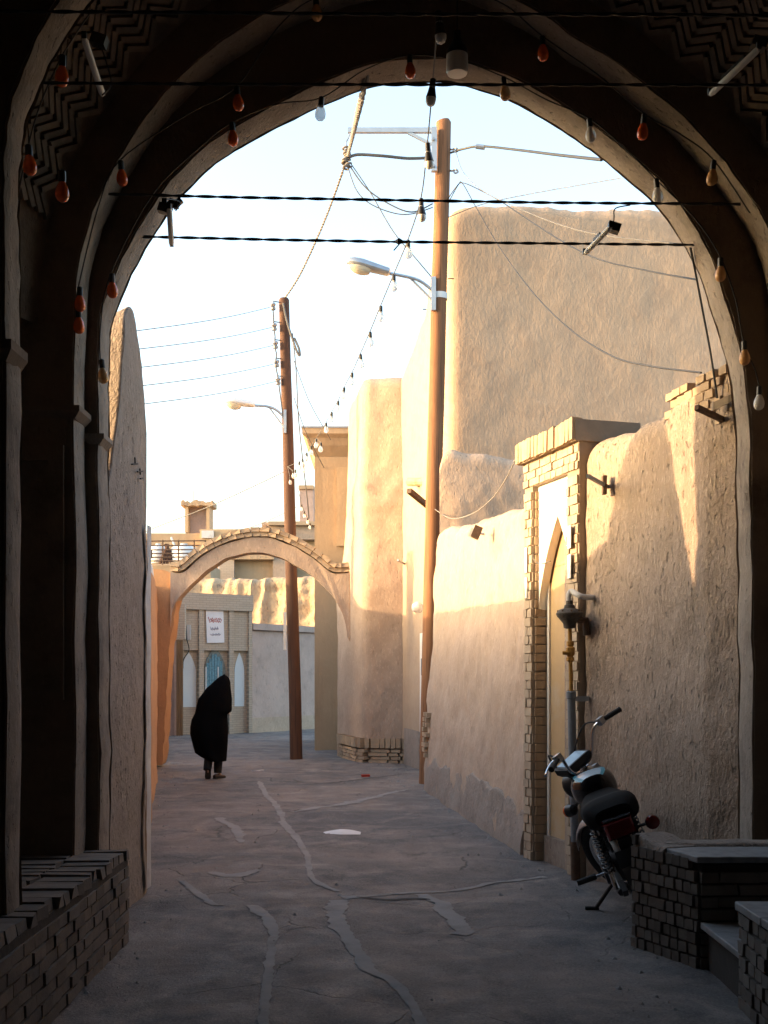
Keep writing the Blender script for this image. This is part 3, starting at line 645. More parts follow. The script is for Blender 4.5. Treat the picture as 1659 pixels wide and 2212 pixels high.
# ------------------------------------------------------------------ flying arch over the lane
def za(zx, zy): return (311 + zx / 3.555, 1071.5 + zy / 3.555)
YA = 20.2
ar = thing('street_arch', 'slender curved mud arch with brick coping spanning the lane', 'arch', (-2.2, YA, 0))
ext = [(205, 585), (300, 585), (400, 500), (500, 430), (650, 360), (800, 325), (900, 320), (1000, 330), (1150, 390), (1300, 480), (1440, 590), (1580, 590)]
inn = [(205, 1000), (225, 860), (300, 745), (380, 665), (450, 600), (550, 525), (650, 470), (750, 445), (870, 430), (1000, 455), (1120, 510), (1250, 580), (1350, 660), (1440, 750), (1500, 850), (1545, 960), (1566, 1100)]
def w3(q, Y): px, py = za(*q); return at(px, py, YA) + Vector((0, Y - YA, 0))
E = spline([w3(q, YA) for q in ext], 6); I = spline([w3(q, YA) for q in inn], 5)
def resamp(P, n):
    D = [0]
    for i in range(len(P) - 1): D.append(D[-1] + (P[i + 1] - P[i]).length)
    o = []
    for k in range(n + 1):
        s = D[-1] * k / n
        for i in range(len(P) - 1):
            if s <= D[i + 1] + 1e-9: o.append(P[i].lerp(P[i + 1], (s - D[i]) / max(1e-9, D[i + 1] - D[i]))); break
    return o
E = resamp(E, 60); I = resamp(I + [w3((1582, 1112), YA)], 60)
def jit(p, Y, s=.02): return Vector((p.x, Y + s * n3(p, 3, Y), p.z + s * n3(p, 4, 2)))
TH = .38
rr = [[jit(E[i], YA), jit(E[i], YA + TH), jit(I[i], YA + TH), jit((E[i] + I[i]) / 2, YA, .03), jit(I[i], YA)][::1] for i in range(61)]
rr = [[r[0], r[3], r[4], r[2], r[1]] for r in rr]
MB().rings(rr).build('band', M['mud'], ar, angle=60)
ra = random.Random(61)
top = resamp(E, 27)
for layer, (o0, h, dep, n_) in enumerate(((.060, .075, .46, 26), (.138, .078, .52, 22))):
    Q = resamp(E, n_)
    for i in range(n_):
        a, b_ = Q[i], Q[i + 1]; t = (b_ - a).normalized(); up = Vector((-t.z, 0, t.x)); up = up if up.z > 0 else -up
        c = (a + b_) / 2 + up * o0; c.y = YA + TH / 2 + ra.uniform(-.008, .008)
        piece('coping_brick', ra.choice(BR['brick_tan']), ar, c, ((b_ - a).length * 1.04 - .008, dep, h - .004), (0, -math.atan2(t.z, t.x), 0))
# crumbling abutment under its left foot
ab = [(318, 1228), (352, 1229), (374, 1240), (392, 1262), (384, 1295), (377, 1330), (372, 1365), (367, 1400), (362, 1480), (357, 1560), (352, 1652), (318, 1652)]
abp = resamp([at(*q, YA + .03) for q in ab + ab[:1]], 70); abp = abp[:-1]; rr = []
for d_ in (0, .15, .3, .45): rr.append([p + Vector((.035 * n3(p, 5, d_), d_ + .03 * n3(p, 4, 3), .03 * n3(p, 6, d_))) for p in abp])
MB().rings(rr).build('abutment', M['mud_orange'], ar, angle=50)

# ------------------------------------------------------------------ far end of the lane
gt = thing('brick_gateway', 'pale brick gateway with blue pointed door and two whitewashed niches', 'gateway', (-5.55, 31.2, 0), math.atan2(1.2, 1.86))
GW = 2.2
def gb(name, m, u0, u1, d0, d1, z0, z1, parent=gt): return MB().span((u0, d0, z0), (u1, d1, z1)).build(name, m, parent, smooth=False, world=False)
gm = G('pale_gate_brick', .9)
bt = gm.n('ShaderNodeTexBrick'); bt.inputs['Scale'].default_value = 1.0; bt.inputs['Brick Width'].default_value = .2; bt.inputs['Row Height'].default_value = .062; bt.inputs['Mortar Size'].default_value = .006
bt.inputs['Color1'].default_value = (.45, .365, .285, 1); bt.inputs['Color2'].default_value = (.40, .325, .25, 1); bt.inputs['Mortar'].default_value = (.30, .25, .2, 1)
tcn = gm.n('ShaderNodeTexCoord'); sx = gm.n('ShaderNodeSeparateXYZ'); cx_ = gm.n('ShaderNodeCombineXYZ'); gm.L(tcn.outputs['Object'], sx.inputs[0]); gm.L(sx.outputs[0], cx_.inputs[0]); gm.L(sx.outputs[2], cx_.inputs[1]); gm.L(cx_.outputs[0], bt.inputs['Vector'])
gm.col(bt.outputs['Color']); gm.bump(bt.outputs['Fac'], -.4, .01); M['gate_brick'] = gm.m
def pointed(u0, u1, z0, zs, za_, n=8):
    m = (u0 + u1) / 2; L_ = [(u0, z0)] + [(u0 + (m - u0) * (k / n) ** 1.8, zs + (za_ - zs) * k / n) for k in range(n + 1)]
    Rr = [(2 * m - u, z) for u, z in reversed(L_[:-1])]; return L_ + Rr
gb('wall', M['gate_brick'], 0, GW, .12, .55, -.1, 3.55)
for u0, u1 in ((0, .10), (.60, .74), (1.50, 1.64), (2.10, GW)): gb('pilaster', M['gate_brick'], u0, u1, -.03, .118, -.1, 3.4)
gb('fascia', M['gate_brick'], -.02, GW + .02, -.06, .53, 3.402, 3.85); gb('band', M['gate_brick'], .101, GW - .101, .02, .117, 2.30, 2.42); gb('band', M['gate_brick'], .101, GW - .101, .03, .116, 2.42, 3.395)
for (u0, u1) in ((.14, .56), (1.72, 2.02)):
    nb = MB().prism([(u, .105, z) for u, z in pointed(u0, u1, .75, 1.7, 2.25)], (0, .012, 0)); nb.build('niche_panel', M['cool_niche'], gt, smooth=False, world=False)
dpoly = pointed(.80, 1.44, .02, 1.75, 2.42)
MB().prism([(u, .085, z) for u, z in dpoly], (0, .03, 0)).build('door_surround', M['teal_wood'], gt, smooth=False, world=False)
for i in range(6):
    u0 = .86 + i * .08; zt = 2.28 - abs(u0 + .04 - 1.12) * 1.5; gb('door_plank', M['blue_door'], u0, u0 + .07, .06, .084, .05, min(zt, 2.2))
for u0 in (.84, 1.20): gb('door_post', M['whitewash'], u0 - .02, u0 + .02, .05, .082, .05, 1.85)
pst = tag(MB().span((0, -.006, 0), (.52, 0, .95)).build('poster', M['paper'], None, smooth=False), 'white paper notice with faint red and grey handwriting on the gateway', 'poster')
Mg = Matrix.Translation(Vector((-5.55, 31.2, 0))) @ Matrix.Rotation(math.atan2(1.2, 1.86), 4, 'Z')
pst.matrix_world = Mg @ Matrix.Translation((.84, -.0, 2.50)) @ Matrix.Rotation(R(-2), 4, 'Y')
for row, (zz, m, x0, x1, amp) in enumerate(((.64, 'ink_red', .06, .46, .05), (.58, 'ink_red', .08, .44, .035), (.38, 'ink_grey', .12, .36, .03), (.22, 'ink_grey', .10, .42, .03))):
    q = [(x0 + (x1 - x0) * k / 40, -.008, zz + amp * (math.sin(k * 1.1 + row) * .6 + n3((k, row, 0), .7) * 1.1) + (.03 if k % 11 < 2 else 0)) for k in range(41)]
    MB().tube(q, .008, 4).build('handwriting', M[m], pst, world=False)
wl_ = thing('wall_bracket', 'thin dark bracket with hanging cable on the pale gateway', 'bracket', Mg @ Vector((.2, 0, 2.55)))
q = lambda u, d, z: Mg @ Vector((u, d, z))
MB().tube([q(.22, 0, 2.95), q(.20, -.12, 2.6), q(.14, -.1, 2.75)], .02, 6).build('arm', M['cable'], wl_)
MB().tube(spline([q(.20, -.1, 2.6), q(.28, -.08, 2.3), q(.14, -.05, 2.05), q(.13, -.02, 1.8)], 6), .014, 6).build('hanging_cable', M['cable'], wl_)
MB().box(q(.30, -.03, 2.78), (.1, .05, .4)).build('lamp_box', M['whitewash'], wl_, smooth=False)
dl = thing('wooden_door', 'tall narrow brown wooden door at the left of the gateway', 'door', at(388, 1590, 30.6) * Vector((1, 1, 0)) if False else (at(388, 1590, 30.6).x, 30.6, 0))
b0, b1 = at(381, 0, 30.6).x, at(397, 0, 30.7).x
for i in range(3): MB().span((b0 + (b1 - b0) * i / 3 + .004, 30.6, .02), (b0 + (b1 - b0) * (i + 1) / 3 - .004, 30.66, 2.55)).build('plank', M['door_wood'], dl, smooth=False)
MB().span((b0 - .06, 30.62, 0), (b0, 30.8, 2.75)).build('frame', M['mud_pink'], dl, smooth=False); MB().span((b0 - .06, 30.6, 2.57), (b1 + .05, 30.8, 3.5)).build('brick_head', M['gate_brick'], dl, smooth=False)
slw = thing('mud_wall', 'shaded pinkish wall stub left of the wooden door', 'wall', (-6.3, 30, 0))
mud_wall('wall', M['mud_pink'], [(-7.5, 30.5), (b0 - .08, 30.75)], [3.0, 3.0], .3, slw, seg=.2, amp=.03, side=1)
pk = thing('mud_wall', 'shaded pinkish wall with a projecting coping right of the gateway', 'wall', (-3, 34, 0))
pA, pB = (-3.75, 32.55), (-1.2, 36.2)
mud_wall('wall', M['mud_pink'], [pA, pB], [2.95, 2.95], .4, pk, seg=.15, amp=.035, side=1, seed=3)
tq = (Vector(pB) - Vector(pA)).normalized(); nq = Vector((tq.y, -tq.x))
def along_box(A_, B_, d0, d1, z0, z1):
    A_ = Vector(A_); B_ = Vector(B_); return MB().prism([(*(A_ + nq * d0), z0), (*(B_ + nq * d0), z0), (*(B_ + nq * d1), z0), (*(A_ + nq * d1), z0)], (0, 0, z1 - z0))
along_box(pA, pB, -.45, .10, 2.9, 3.08).build('coping', M['mud_pink'], pk, smooth=False)
along_box(pA, pB, .0, .06, -.1, .42).build('base_course', M['mud'], pk, smooth=False)
er = thing('mud_wall', 'sunlit eroded adobe wall with deep rain gullies above the coping', 'wall', (-4, 38, 0))
def gully(s, z): return -.22 * abs(noise.noise(Vector((s * 1.5, z * .15, 3)))) * 2 - .1 * abs(noise.noise(Vector((s * 4.2, z * .25, 8))))
mud_wall('wall', M['erode'], [(-8.5, 39.4), (-5, 38.6), (-1, 37.4)], [5.0, 4.9, 4.95], .9, er, seg=.07, amp=.12, rtop=.3, side=1, bulge=gully, jag=.1, batter=.08)
hs = thing('mud_house', 'far tan mud house with recessed bay seen through the street arch', 'house', (-6, 45, 0))
def fb(name, m, px0, px1, py0, py1, Y, t=.3, parent=hs, sm=False):
    a = at(px0, py1, Y); b = at(px1, py0, Y); return MB().span((a.x, Y, a.z), (b.x, Y + t, b.z)).build(name, m, parent, smooth=sm)
fb('wall', M['mud_tan'], 250, 440, 1152, 1330, 45, 4); fb('wall', M['mud_gold'], 432, 700, 1143, 1330, 44.6, 4)
fb('parapet', M['mud'], 566, 690, 1128, 1165, 44.2, .5); fb('parapet_cap', M['brick_tan'], 580, 690, 1126, 1134, 44.0, .6)
fb('recess', M['mud_tan'], 506, 590, 1208, 1252, 44.4, .19); fb('pier', M['mud'], 590, 640, 1200, 1260, 44.1, .4); fb('brick_pier', M['gate_brick'], 474, 506, 1206, 1258, 44.1, .4); fb('lintel', M['erode'], 500, 592, 1196, 1208, 44.0, .5)
fb('upper_room', M['mud_pink'], 648, 678, 1055, 1130, 46, 2); fb('upper_roof', M['mud_tan'], 645, 678, 1048, 1056, 45.9, 2.2)
fb('white_patch', M['whitewash'], 436, 462, 1146, 1162, 44.5, .09)
for i in range(7): fb('fence_bar', M['white_paint'], 442 + i * 5, 444 + i * 5, 1222, 1250, 43.6, .03)
fb('fence_rail', M['white_paint'], 440, 476, 1232, 1234, 43.62, .03)
wt = thing('wind_tower', 'small square wind tower with crumbling cap on the far roof', 'tower', (-7.5, 47, 6.5))
a = at(400, 1150, 47); b = at(453, 1092, 47)
for u0, u1 in ((0, .13), (.87, 1)): MB().span((a.x + (b.x - a.x) * u0, 47, a.z), (a.x + (b.x - a.x) * u1, 48, b.z)).build('pier', M['mud_gold'], wt, smooth=False)
MB().span((a.x + .1, 47.45, a.z), (b.x - .1, 47.6, b.z)).build('back_wall', M['mud_pink'], wt, smooth=False)
rr = []
for q_ in range(15):
    x_ = a.x - .14 + (b.x - a.x + .28) * q_ / 14; t_ = b.z + .16 + .14 * n3((x_, 0, 0), 4, 2) + .08 * n3((x_, 0, 0), 11, 5); l_ = b.z - .02 + .05 * n3((x_, 3, 0), 6)
    rr.append([(x_, 46.85, l_), (x_, 46.85, t_), (x_, 47.4, t_ + .06 * n3((x_, 7, 0), 5)), (x_, 48.1, t_), (x_, 48.1, l_)])
MB().rings(rr).build('cap', M['erode'], wt, smooth=False)
MB().tube([at(419, 1092, 47.3), at(419, 1060, 47.3)], .015, 5).build('rod', M['iron'], wt)
rl = thing('balcony_railing', 'rusty horizontal bar railing on the roof above the orange wall', 'railing', at(370, 1215, 40))
for py in (1168, 1178, 1187, 1195, 1203, 1211): MB().tube([at(300, py + 1, 40), at(445, py, 40)], .022, 6).build('bar', M['iron'], rl)
for px in (318, 352, 386, 420, 444): MB().tube([at(px, 1220, 40.02), at(px, 1166, 40.02)], .028, 6).build('upright', M['iron'], rl)
rf = tag(mud_wall('roof_edge', M['mud_tan'], [at(290, 1216, 40.2).to_2d(), at(455, 1216, 40.2).to_2d()], [5.5, 5.5], 2.5, None, seg=.3, amp=.03, side=1), 'low flat roof edge carrying the rusty railing', 'wall')
for i, (px, py, r) in enumerate(((342, 1192, .34), (398, 1192, .5))):
    t_ = thing('water_tank', ['small white water tank at the left end of the railing', 'larger white water tank behind the middle of the railing'][i], 'tank', at(px, 1218, 41.2), 0, 'roof water tanks')
    p0 = at(px, 1218, 41.2); h = at(px, py - 14, 41.2).z - p0.z
    MB().lathe([(r * .9, 0), (r, .05), (r, h * .7), (r * .85, h * .88), (r * .4, h), (.01, h)], p0, n=18).build('drum', M['white_paint'], t_)
    MB().lathe([(r * .25, h - .02), (r * .25, h + .06), (.01, h + .07)], p0, n=10).build('lid', M['whitewash'], t_)
tr = thing('timber_pile', 'brown timbers leaning together behind the railing', 'timber', at(362, 1216, 40.8))
for dx, tx in ((-16, 2), (-8, 0), (0, -1), (9, -3), (18, -4), (25, -6)): MB().tube([at(362 + dx, 1217, 40.8 + dx * .005), at(362 + tx, 1176, 40.9)], .06, 6).build('timber', M['pole_dark'], tr)
sp_ = thing('roof_pole', 'thin pale slanting pole sticking up behind the railing', 'pole', at(380, 1210, 41)); MB().tube([at(388, 1205, 41), at(370, 1160, 41)], .04, 6).build('rod', M['whitewash'], sp_)
spt = thing('water_spout', 'brown wooden spout poking from the far parapet', 'spout', at(575, 1140, 43.9)); MB().tube([at(572, 1138, 43.7), at(592, 1150, 44.25)], .09, 8).build('pipe', M['iron'], spt)

# ------------------------------------------------------------------ utility poles
def street_lamp(parent, pts, brace, head_len, br=True):
    """curved arm through the given points; lamp head at its end"""
    arm = spline([at(*p) for p in pts], 5); b0 = arm[0]
    a_ = MB().tube(arm, .024, 8).build('lamp_arm', M['steel'], parent)
    MB().tube([at(*p) for p in brace], .016, 6).build('brace', M['steel'], a_)
    e = arm[-1]; dirv = (arm[-1] - arm[-3]).normalized(); dirv = (dirv + Vector((0, 0, .10))).normalized(); up = Vector((0, 0, 1)); sd = dirv.cross(up).normalized(); up = sd.cross(dirv)
    rr = []
    for k, (w, h, l) in enumerate(((.035, .04, 0), (.085, .075, .03), (.10, .085, head_len * .3), (.12, .10, head_len * .65), (.11, .09, head_len * .85), (.07, .06, head_len * .96), (.01, .02, head_len))):
        c = e + dirv * l; rr.append([c + sd * (w * math.cos(2 * math.pi * i / 16)) + up * (h * math.sin(2 * math.pi * i / 16) * (1 if math.sin(2 * math.pi * i / 16) > 0 else .55)) for i in range(16)])
    hd = MB().rings(rr).build('lamp_head', M['steel'] if br else M['white_paint'], parent)
    rr = []
    for k in range(7):
        t = k / 6; l = head_len * (.45 + .5 * t); w = .095 * math.sin(math.pi * min(1, .12 + .88 * t)) ** .5 + .005; c = e + dirv * l - up * .03
        rr.append([c + sd * (w * math.cos(math.pi * i / 10)) - up * (w * 1.05 * math.sin(math.pi * i / 10)) for i in range(11)])
    MB().rings(rr).build('lens', M['lamp_glass'], hd)
def pole(px0, py0, px1, py1, Y, r0, r1, mat, parent):
    t = at(px0, py0, Y); b = at(px1, py1, Y); d = (b - t); k = (t.z + .1) / -d.z; b2 = t + d * k
    pts = [t.lerp(b2, i / 30) for i in range(31)]; pts = [p + Vector((.012 * n3(p, .6, 4), .01 * n3(p, .7, 2), 0)) for p in pts]
    MB().tube([t + Vector((0, 0, .03))] + pts, [r0 * .82] + [r0 + (r1 - r0) * i / 30 for i in range(31)], 18).build('shaft', mat, parent); return lambda z: t + (b2 - t) * ((t.z - z) / (t.z - b2.z))
up1 = thing('utility_pole', 'tall brown wooden utility pole with steel crossarm and street lamp', 'utility pole', (at(935, 1100, 17.2).x, 17.2, 0), 0, 'wooden utility poles')
P1 = pole(958, 265, 934, 1240, 17.2, .112, .125, M['pole'], up1)
ca = at(752, 282, 17.08); cb = at(944, 282, 17.08)
MB().span((ca.x, 17.05, ca.z - .035), (cb.x - .002, 17.11, cb.z + .035)).build('crossarm', M['steel'], up1, smooth=False)
v0 = at(932, 285, 17.1); v1 = at(944, 372, 17.1); MB().span((v0.x, 17.04, v1.z), (v1.x, 17.12, v0.z + .05)).build('mount_plate', M['steel'], up1, smooth=False)
MB().tube([at(882, 286, 17.08), at(932, 312, 17.08)], .03, 4).build('brace', M['steel'], up1)
for py in (302, 360): MB().lathe([(.02, 0), (.02, .05), (.001, .05)], at(937, py, 17.05), (0, -1, 0), 8).build('bolt', M['alu'], up1)
lb = at(936, 628, 17.1); MB().span((lb.x - .03, 17.04, at(0, 672, 17.1).z), (lb.x + .04, 17.12, at(0, 600, 17.1).z)).build('lamp_plate', M['steel'], up1, smooth=False)
zb_ = P1(at(0, 641, 17.2).z); MB().lathe([(.128, -.045), (.130, 0), (.128, .045)], zb_, n=20).build('white_band', M['white_paint'], up1)
street_lamp(up1, [(936, 628, 17.08), (908, 607, 17.05), (880, 598, 17.0), (843, 591, 16.95)], [(936, 650, 17.08), (886, 600, 17.02)], .66)
for px, py, L_ in ((975, 602, .12), (918, 668, .1)): MB().tube([at(968 if px > 950 else 922, py, 17.2), at(px + 6 if px > 950 else px - 4, py, 17.2)], .008, 5).build('nail', M['iron'], up1)
for py in (322, 368): MB().tube(spline([at(968, py, 17.2), at(978, py + 1, 17.15), at(985, py - 2, 17.1), at(990, py + 3, 17.1), at(984, py + 6, 17.1), at(981, py + 2, 17.1)], 4), .014, 6).build('hook', M['alu'], up1)

up2 = thing('utility_pole', 'leaning dark wooden utility pole with insulator rack and small street lamp', 'utility pole', (at(640, 1633, 22.3).x, 22.3, 0), 0, 'wooden utility poles')
P2 = pole(614, 648, 641, 1640, 22.3, .10, .122, M['pole_dark'], up2)
ins = []
for i, py in enumerate((662, 706, 745, 785, 823)):
    c = at(590 + i * 2.6, py, 22.2); ins.append(c)
    ob = MB().lathe([(.02, -.07), (.05, -.065), (.055, -.03), (.035, 0), (.055, .03), (.05, .065), (.02, .07)], c, n=10).build('insulator', M['alu'], up2)
    MB().tube([c + Vector((0, 0, .1)), P2(c.z + .1)], .011, 5).build('pin', M['cable_grey'], ob)
MB().tube(spline([p + Vector((.02 * math.sin(i * 3), -.04, -.02)) for i, p in enumerate([ins[0], ins[0].lerp(ins[1], .5), ins[1], ins[1].lerp(ins[2], .5), ins[2], ins[2].lerp(ins[3], .5), ins[3], ins[4], at(615, 905, 22.2)])], 6), .014, 5).build('jumper_wire', M['cable_grey'], up2)
street_lamp(up2, [(617, 904, 22.2), (598, 886, 22.15), (578, 878, 22.1), (551, 876, 22.05)], [(617, 927, 22.2), (582, 880, 22.12)], .58, False)
a = at(621, 1000, 22.2)
MB().span((at(613, 0, 22.15).x, 22.14, at(0, 935, 22.15).z), (at(619, 0, 22.15).x, 22.2, at(0, 885, 22.15).z)).build('lamp_plate', M['steel'], up2, smooth=False)
MB().tube(spline([at(612, 655, 22.16), at(622, 700, 22.14), at(640, 755, 22.1), at(648, 768, 22.1), at(646, 752, 22.1), at(636, 730, 22.12)], 6), .022, 6).build('cable_loop', M['cable_grey'], up2)
MB().tube(spline([at(632, 720, 22.16), at(640, 800, 22.1), at(645, 900, 22.1), at(655, 1000, 22.1), at(664, 1075, 22.2), at(668, 1120, 22.4)], 6), .012, 5).build('down_lead', M['cable_grey'], up2)
pw = P2(3.05); MB().span((pw.x - .155, 22.13, 2.1), (pw.x - .10, 22.17, 2.82)).build('white_plate', M['white_paint'], up2, smooth=False)

# ------------------------------------------------------------------ wires outdoors
def wire(label, pts, r, m='cable_grey', name='overhead_wire', n=8, cat='wire'):
    P = spline([at(*p) for p in pts], n); return tag(MB().tube(P, r, 6).build(name, M[m]), label, cat, 'wires over the lane')
names = ['topmost', 'second', 'third', 'fourth', 'lowest']
for i, c in enumerate(ins):
    e = at(300, 714 + i * 40, 14.0 + i * .05); P = [c.lerp(e, k / 12) + Vector((0, 0, -.04 * math.sin(math.pi * k / 12))) for k in range(13)]; 
    d = (e - c); P.append(e + d * .6)
    tag(MB().tube(P, .006, 5).build('overhead_wire', M['cable_grey']), '%s of the five thin wires running left from the insulator rack' % names[i], 'wire', 'wires over the lane')
# pale twisted rope cable: vault crown - knot - far pole top
def twisted(pts, r, pitch, m, name, label, cat, group=None, n=40):
    P = resamp([Vector(p) for p in pts], n * 4); L_ = sum((P[i + 1] - P[i]).length for i in range(len(P) - 1)); th = thing(name, label, cat, P[0], 0, group)
    for k in range(2):
        Q = []
        for i, p in enumerate(P):
            t = (P[min(i + 1, len(P) - 1)] - P[max(0, i - 1)]).normalized(); a = t.orthogonal().normalized(); b = t.cross(a); ph = 2 * math.pi * (L_ * i / len(P)) / pitch + math.pi * k
            Q.append(p + (a * math.cos(ph) + b * math.sin(ph)) * r * .75)
        MB().tube(Q, r * .8, 6).build('strand', M[m], th)
    return th
rope = [at(800, 130, 7.1), at(783, 205, 7.4), at(770, 260, 9.5), at(752, 335, 16.9), at(740, 372, 17.3), at(700, 480, 19.2), at(650, 590, 21.2), at(615, 645, 22.3)]
twisted(spline(rope, 10), .016, .22, 'rope', 'rope_cable', 'thick pale twisted cable from the arch crown to the leaning far pole', 'cable', n=60)
kn = thing('rope_knot', 'frayed rope lashing hanging under the end of the steel crossarm', 'rope', at(750, 345, 17.0))
rk = random.Random(3)
for i in range(9):
    c = at(750 + rk.uniform(-5, 5), 325 + i * 5, 17.0); MB().tube(spline([c + Vector((.04 * math.cos(a * 1.05) , .04 * math.sin(a * 1.05), .008 * a)) for a in range(7)], 4), .016, 6).build('lashing', M['rope'] if i % 3 else M['plank'], kn)
MB().tube(spline([at(757, 288, 17.05), at(752, 300, 17.05), at(748, 308, 17.05), at(749, 320, 17.05)], 4), .012, 6).build('hook', M['alu'], kn)
wire('thick grey cable from the rope lashing to the near pole', [(754, 340, 17.0), (775, 334, 17.0), (830, 337, 17.0), (880, 342, 17.05), (925, 341, 17.1)], .022, 'cable_grey', 'service_cable')
c_ = wire('thick insulated service cable running right from the near pole', [(974, 330, 17.15), (1000, 322, 17.0), (1040, 316, 16.6), (1120, 324, 15), (1200, 334, 13), (1300, 345, 11)], .016, 'cable', 'service_cable')
cl = at(1038, 317, 16.55); MB().tube([at(1028, 316, 16.5), at(1048, 318.5, 16.5)], .035, 10).build('clamp', M['steel'], c_)
wire('slack service wire looping low from the lashing to the near pole', [(752, 360, 17), (770, 410, 17), (800, 440, 17), (850, 460, 17), (890, 462, 17), (935, 448, 17.1)], .008)
wire('middle slack wire from the lashing to the near pole', [(754, 355, 17), (790, 405, 17), (840, 440, 17), (890, 458, 17), (935, 440, 17.1)], .010)
wire('straight thin wire crossing from the lashing down to the near pole lamp', [(756, 350, 17), (800, 415, 17), (850, 500, 17), (900, 560, 17), (934, 600, 17.1)], .008)
wire('long sagging wire from the near pole down to the right wall top', [(968, 440, 17.15), (990, 400, 16.9), (1000, 397, 16.8), (1030, 450, 16), (1080, 535, 14.7), (1150, 630, 12.8), (1230, 710, 11), (1320, 768, 9.6), (1400, 790, 8.7), (1515, 805, 7.7)], .007, 'cable')
wire('upper sagging wire from the near pole toward the arch', [(968, 430, 17.15), (985, 405, 16.9), (1000, 395, 16.8), (1040, 412, 16), (1090, 440, 14.7), (1180, 500, 12.2), (1280, 555, 10), (1400, 585, 8.5), (1505, 604, 7.4)], .007, 'cable')
wire('thin wire from the upper hook of the near pole sloping right', [(985, 325, 17.1), (1000, 370, 16.5), (1040, 410, 15), (1120, 450, 12), (1260, 500, 9.5), (1495, 530, 7.3)], .005)
wire('faint far wire rising to the right above the mud building', [(968, 470, 17.2), (1040, 442, 17), (1150, 418, 16.5), (1340, 385, 15)], .006)
wire('faint wire from the far pole base lights sloping down left', [(628, 1012, 22.2), (560, 1045, 23), (450, 1095, 25), (330, 1142, 28), (240, 1180, 30)], .010)
wire('faint wire behind the far pole toward the street arch', [(640, 1095, 30), (590, 1120, 31), (540, 1140, 32), (500, 1152, 33)], .010)
wire('left faint guy wire beside the far pole running down right', [(636, 860, 22.4), (660, 930, 23.5), (700, 1010, 25)], .008)
wire('right faint guy wire beside the far pole running down right', [(636, 780, 22.4), (670, 870, 23.5), (715, 950, 24.6)], .008)
wire('drooping telephone wire from the portal cornice to the long wall', [(1118, 985, 10.2), (1090, 1040, 11), (1060, 1080, 12.2), (1020, 1110, 14), (975, 1120, 15.6), (940, 1100, 16.9)], .006, 'rope')
wire('loose wire hanging down the portal jamb', [(1128, 965, 10.2), (1142, 1000, 10.1), (1150, 1080, 10.1), (1156, 1180, 10.05), (1150, 1200, 10.0), (1165, 1218, 9.9), (1190, 1212, 9.7)], .004, 'cable_grey')
wire('vertical lead from the arch cables down to the wall bracket', [(1492, 535, 7.15), (1505, 600, 7.3), (1520, 680, 7.38), (1535, 760, 7.42), (1550, 860, 7.42)], .007, 'cable')

# ------------------------------------------------------------------ cables across the passage
twisted([at(-60, 24, 4.75), at(400, 27, 4.75), at(830, 31, 4.75), at(1300, 31, 4.75), at(1740, 34, 4.75)], .0052, .22, 'cable', 'twisted_cable', 'topmost black twisted cable across the vault', 'cable', 'black cables across the passage')
twisted([at(95, 179, 5.26), at(500, 182, 5.26), at(1000, 183, 5.26), at(1720, 184, 5.26)], .0052, .22, 'cable', 'twisted_cable', 'second black twisted cable, crossing just above the arch crown', 'cable', 'black cables across the passage')
twisted([at(235, 419, 6.78), at(500, 426, 6.78), at(830, 432, 6.78), at(1200, 438, 6.78), at(1600, 441, 6.78)], .0062, .26, 'cable', 'twisted_cable', 'third black twisted cable, spanning the arch through the pole top', 'cable', 'black cables across the passage')
th4 = twisted([at(300, 511, 7.12), at(600, 518, 7.12), at(830, 522, 7.12), at(1200, 526, 7.12), at(1500, 529, 7.12)], .0062, .26, 'cable', 'twisted_cable', 'lowest black twisted cable spanning the arch opening', 'cable', 'black cables across the passage')
MB().tube([at(855, 522, 7.12), at(862, 521, 7.1), at(872, 523, 7.1)], [.008, .02, .008], 8).build('taped_joint', M['cable'], th4); MB().tube([at(865, 525, 7.1), at(851, 541, 7.1)], .004, 5).build('loose_end', M['cable'], th4)

# ------------------------------------------------------------------ light strings
def bulb(parent, top, kind, sc=1.0, rnd=random.Random(2)):
    """hangs from point top; real bulb about 13 cm with holder"""
    tl = Vector((rnd.uniform(-.12, .12), rnd.uniform(-.12, .12), -1)).normalized()
    if kind == 'led':
        o = MB().lathe([(.020, .055 * sc), (.024, .085), (.031, .115), (.0315, .13), (.030, .145), (.022, .160), (.008, .168), (.001, .169)], top, tl, 14).build('bulb', M['bulb_led'], parent)
        MB().lathe([(.010, -.005), (.018, 0), (.019, .05), (.021, .06), (.0255, .085), (.0325, .115), (.0325, .122)], top, tl, 12).build('socket', M['black'], o)
    else:
        r = .030; o = MB().lathe([(.0145, .046), (.018, .056), (.026, .072), (.031, .090), (.0325, .105), (.0295, .122), (.021, .134), (.010, .140), (.001, .1415)], top, tl, 14).build('bulb', M[kind], parent)
        MB().lathe([(.006, -.008), (.0165, 0), (.0175, .045), (.0155, .055)], top, tl, 10).build('socket', M['black'], o)
    return o
ms = thing('string_lights', 'long string of pale bulbs sagging from the arch crown to the far pole', 'string lights', at(938, 175, 7.0))
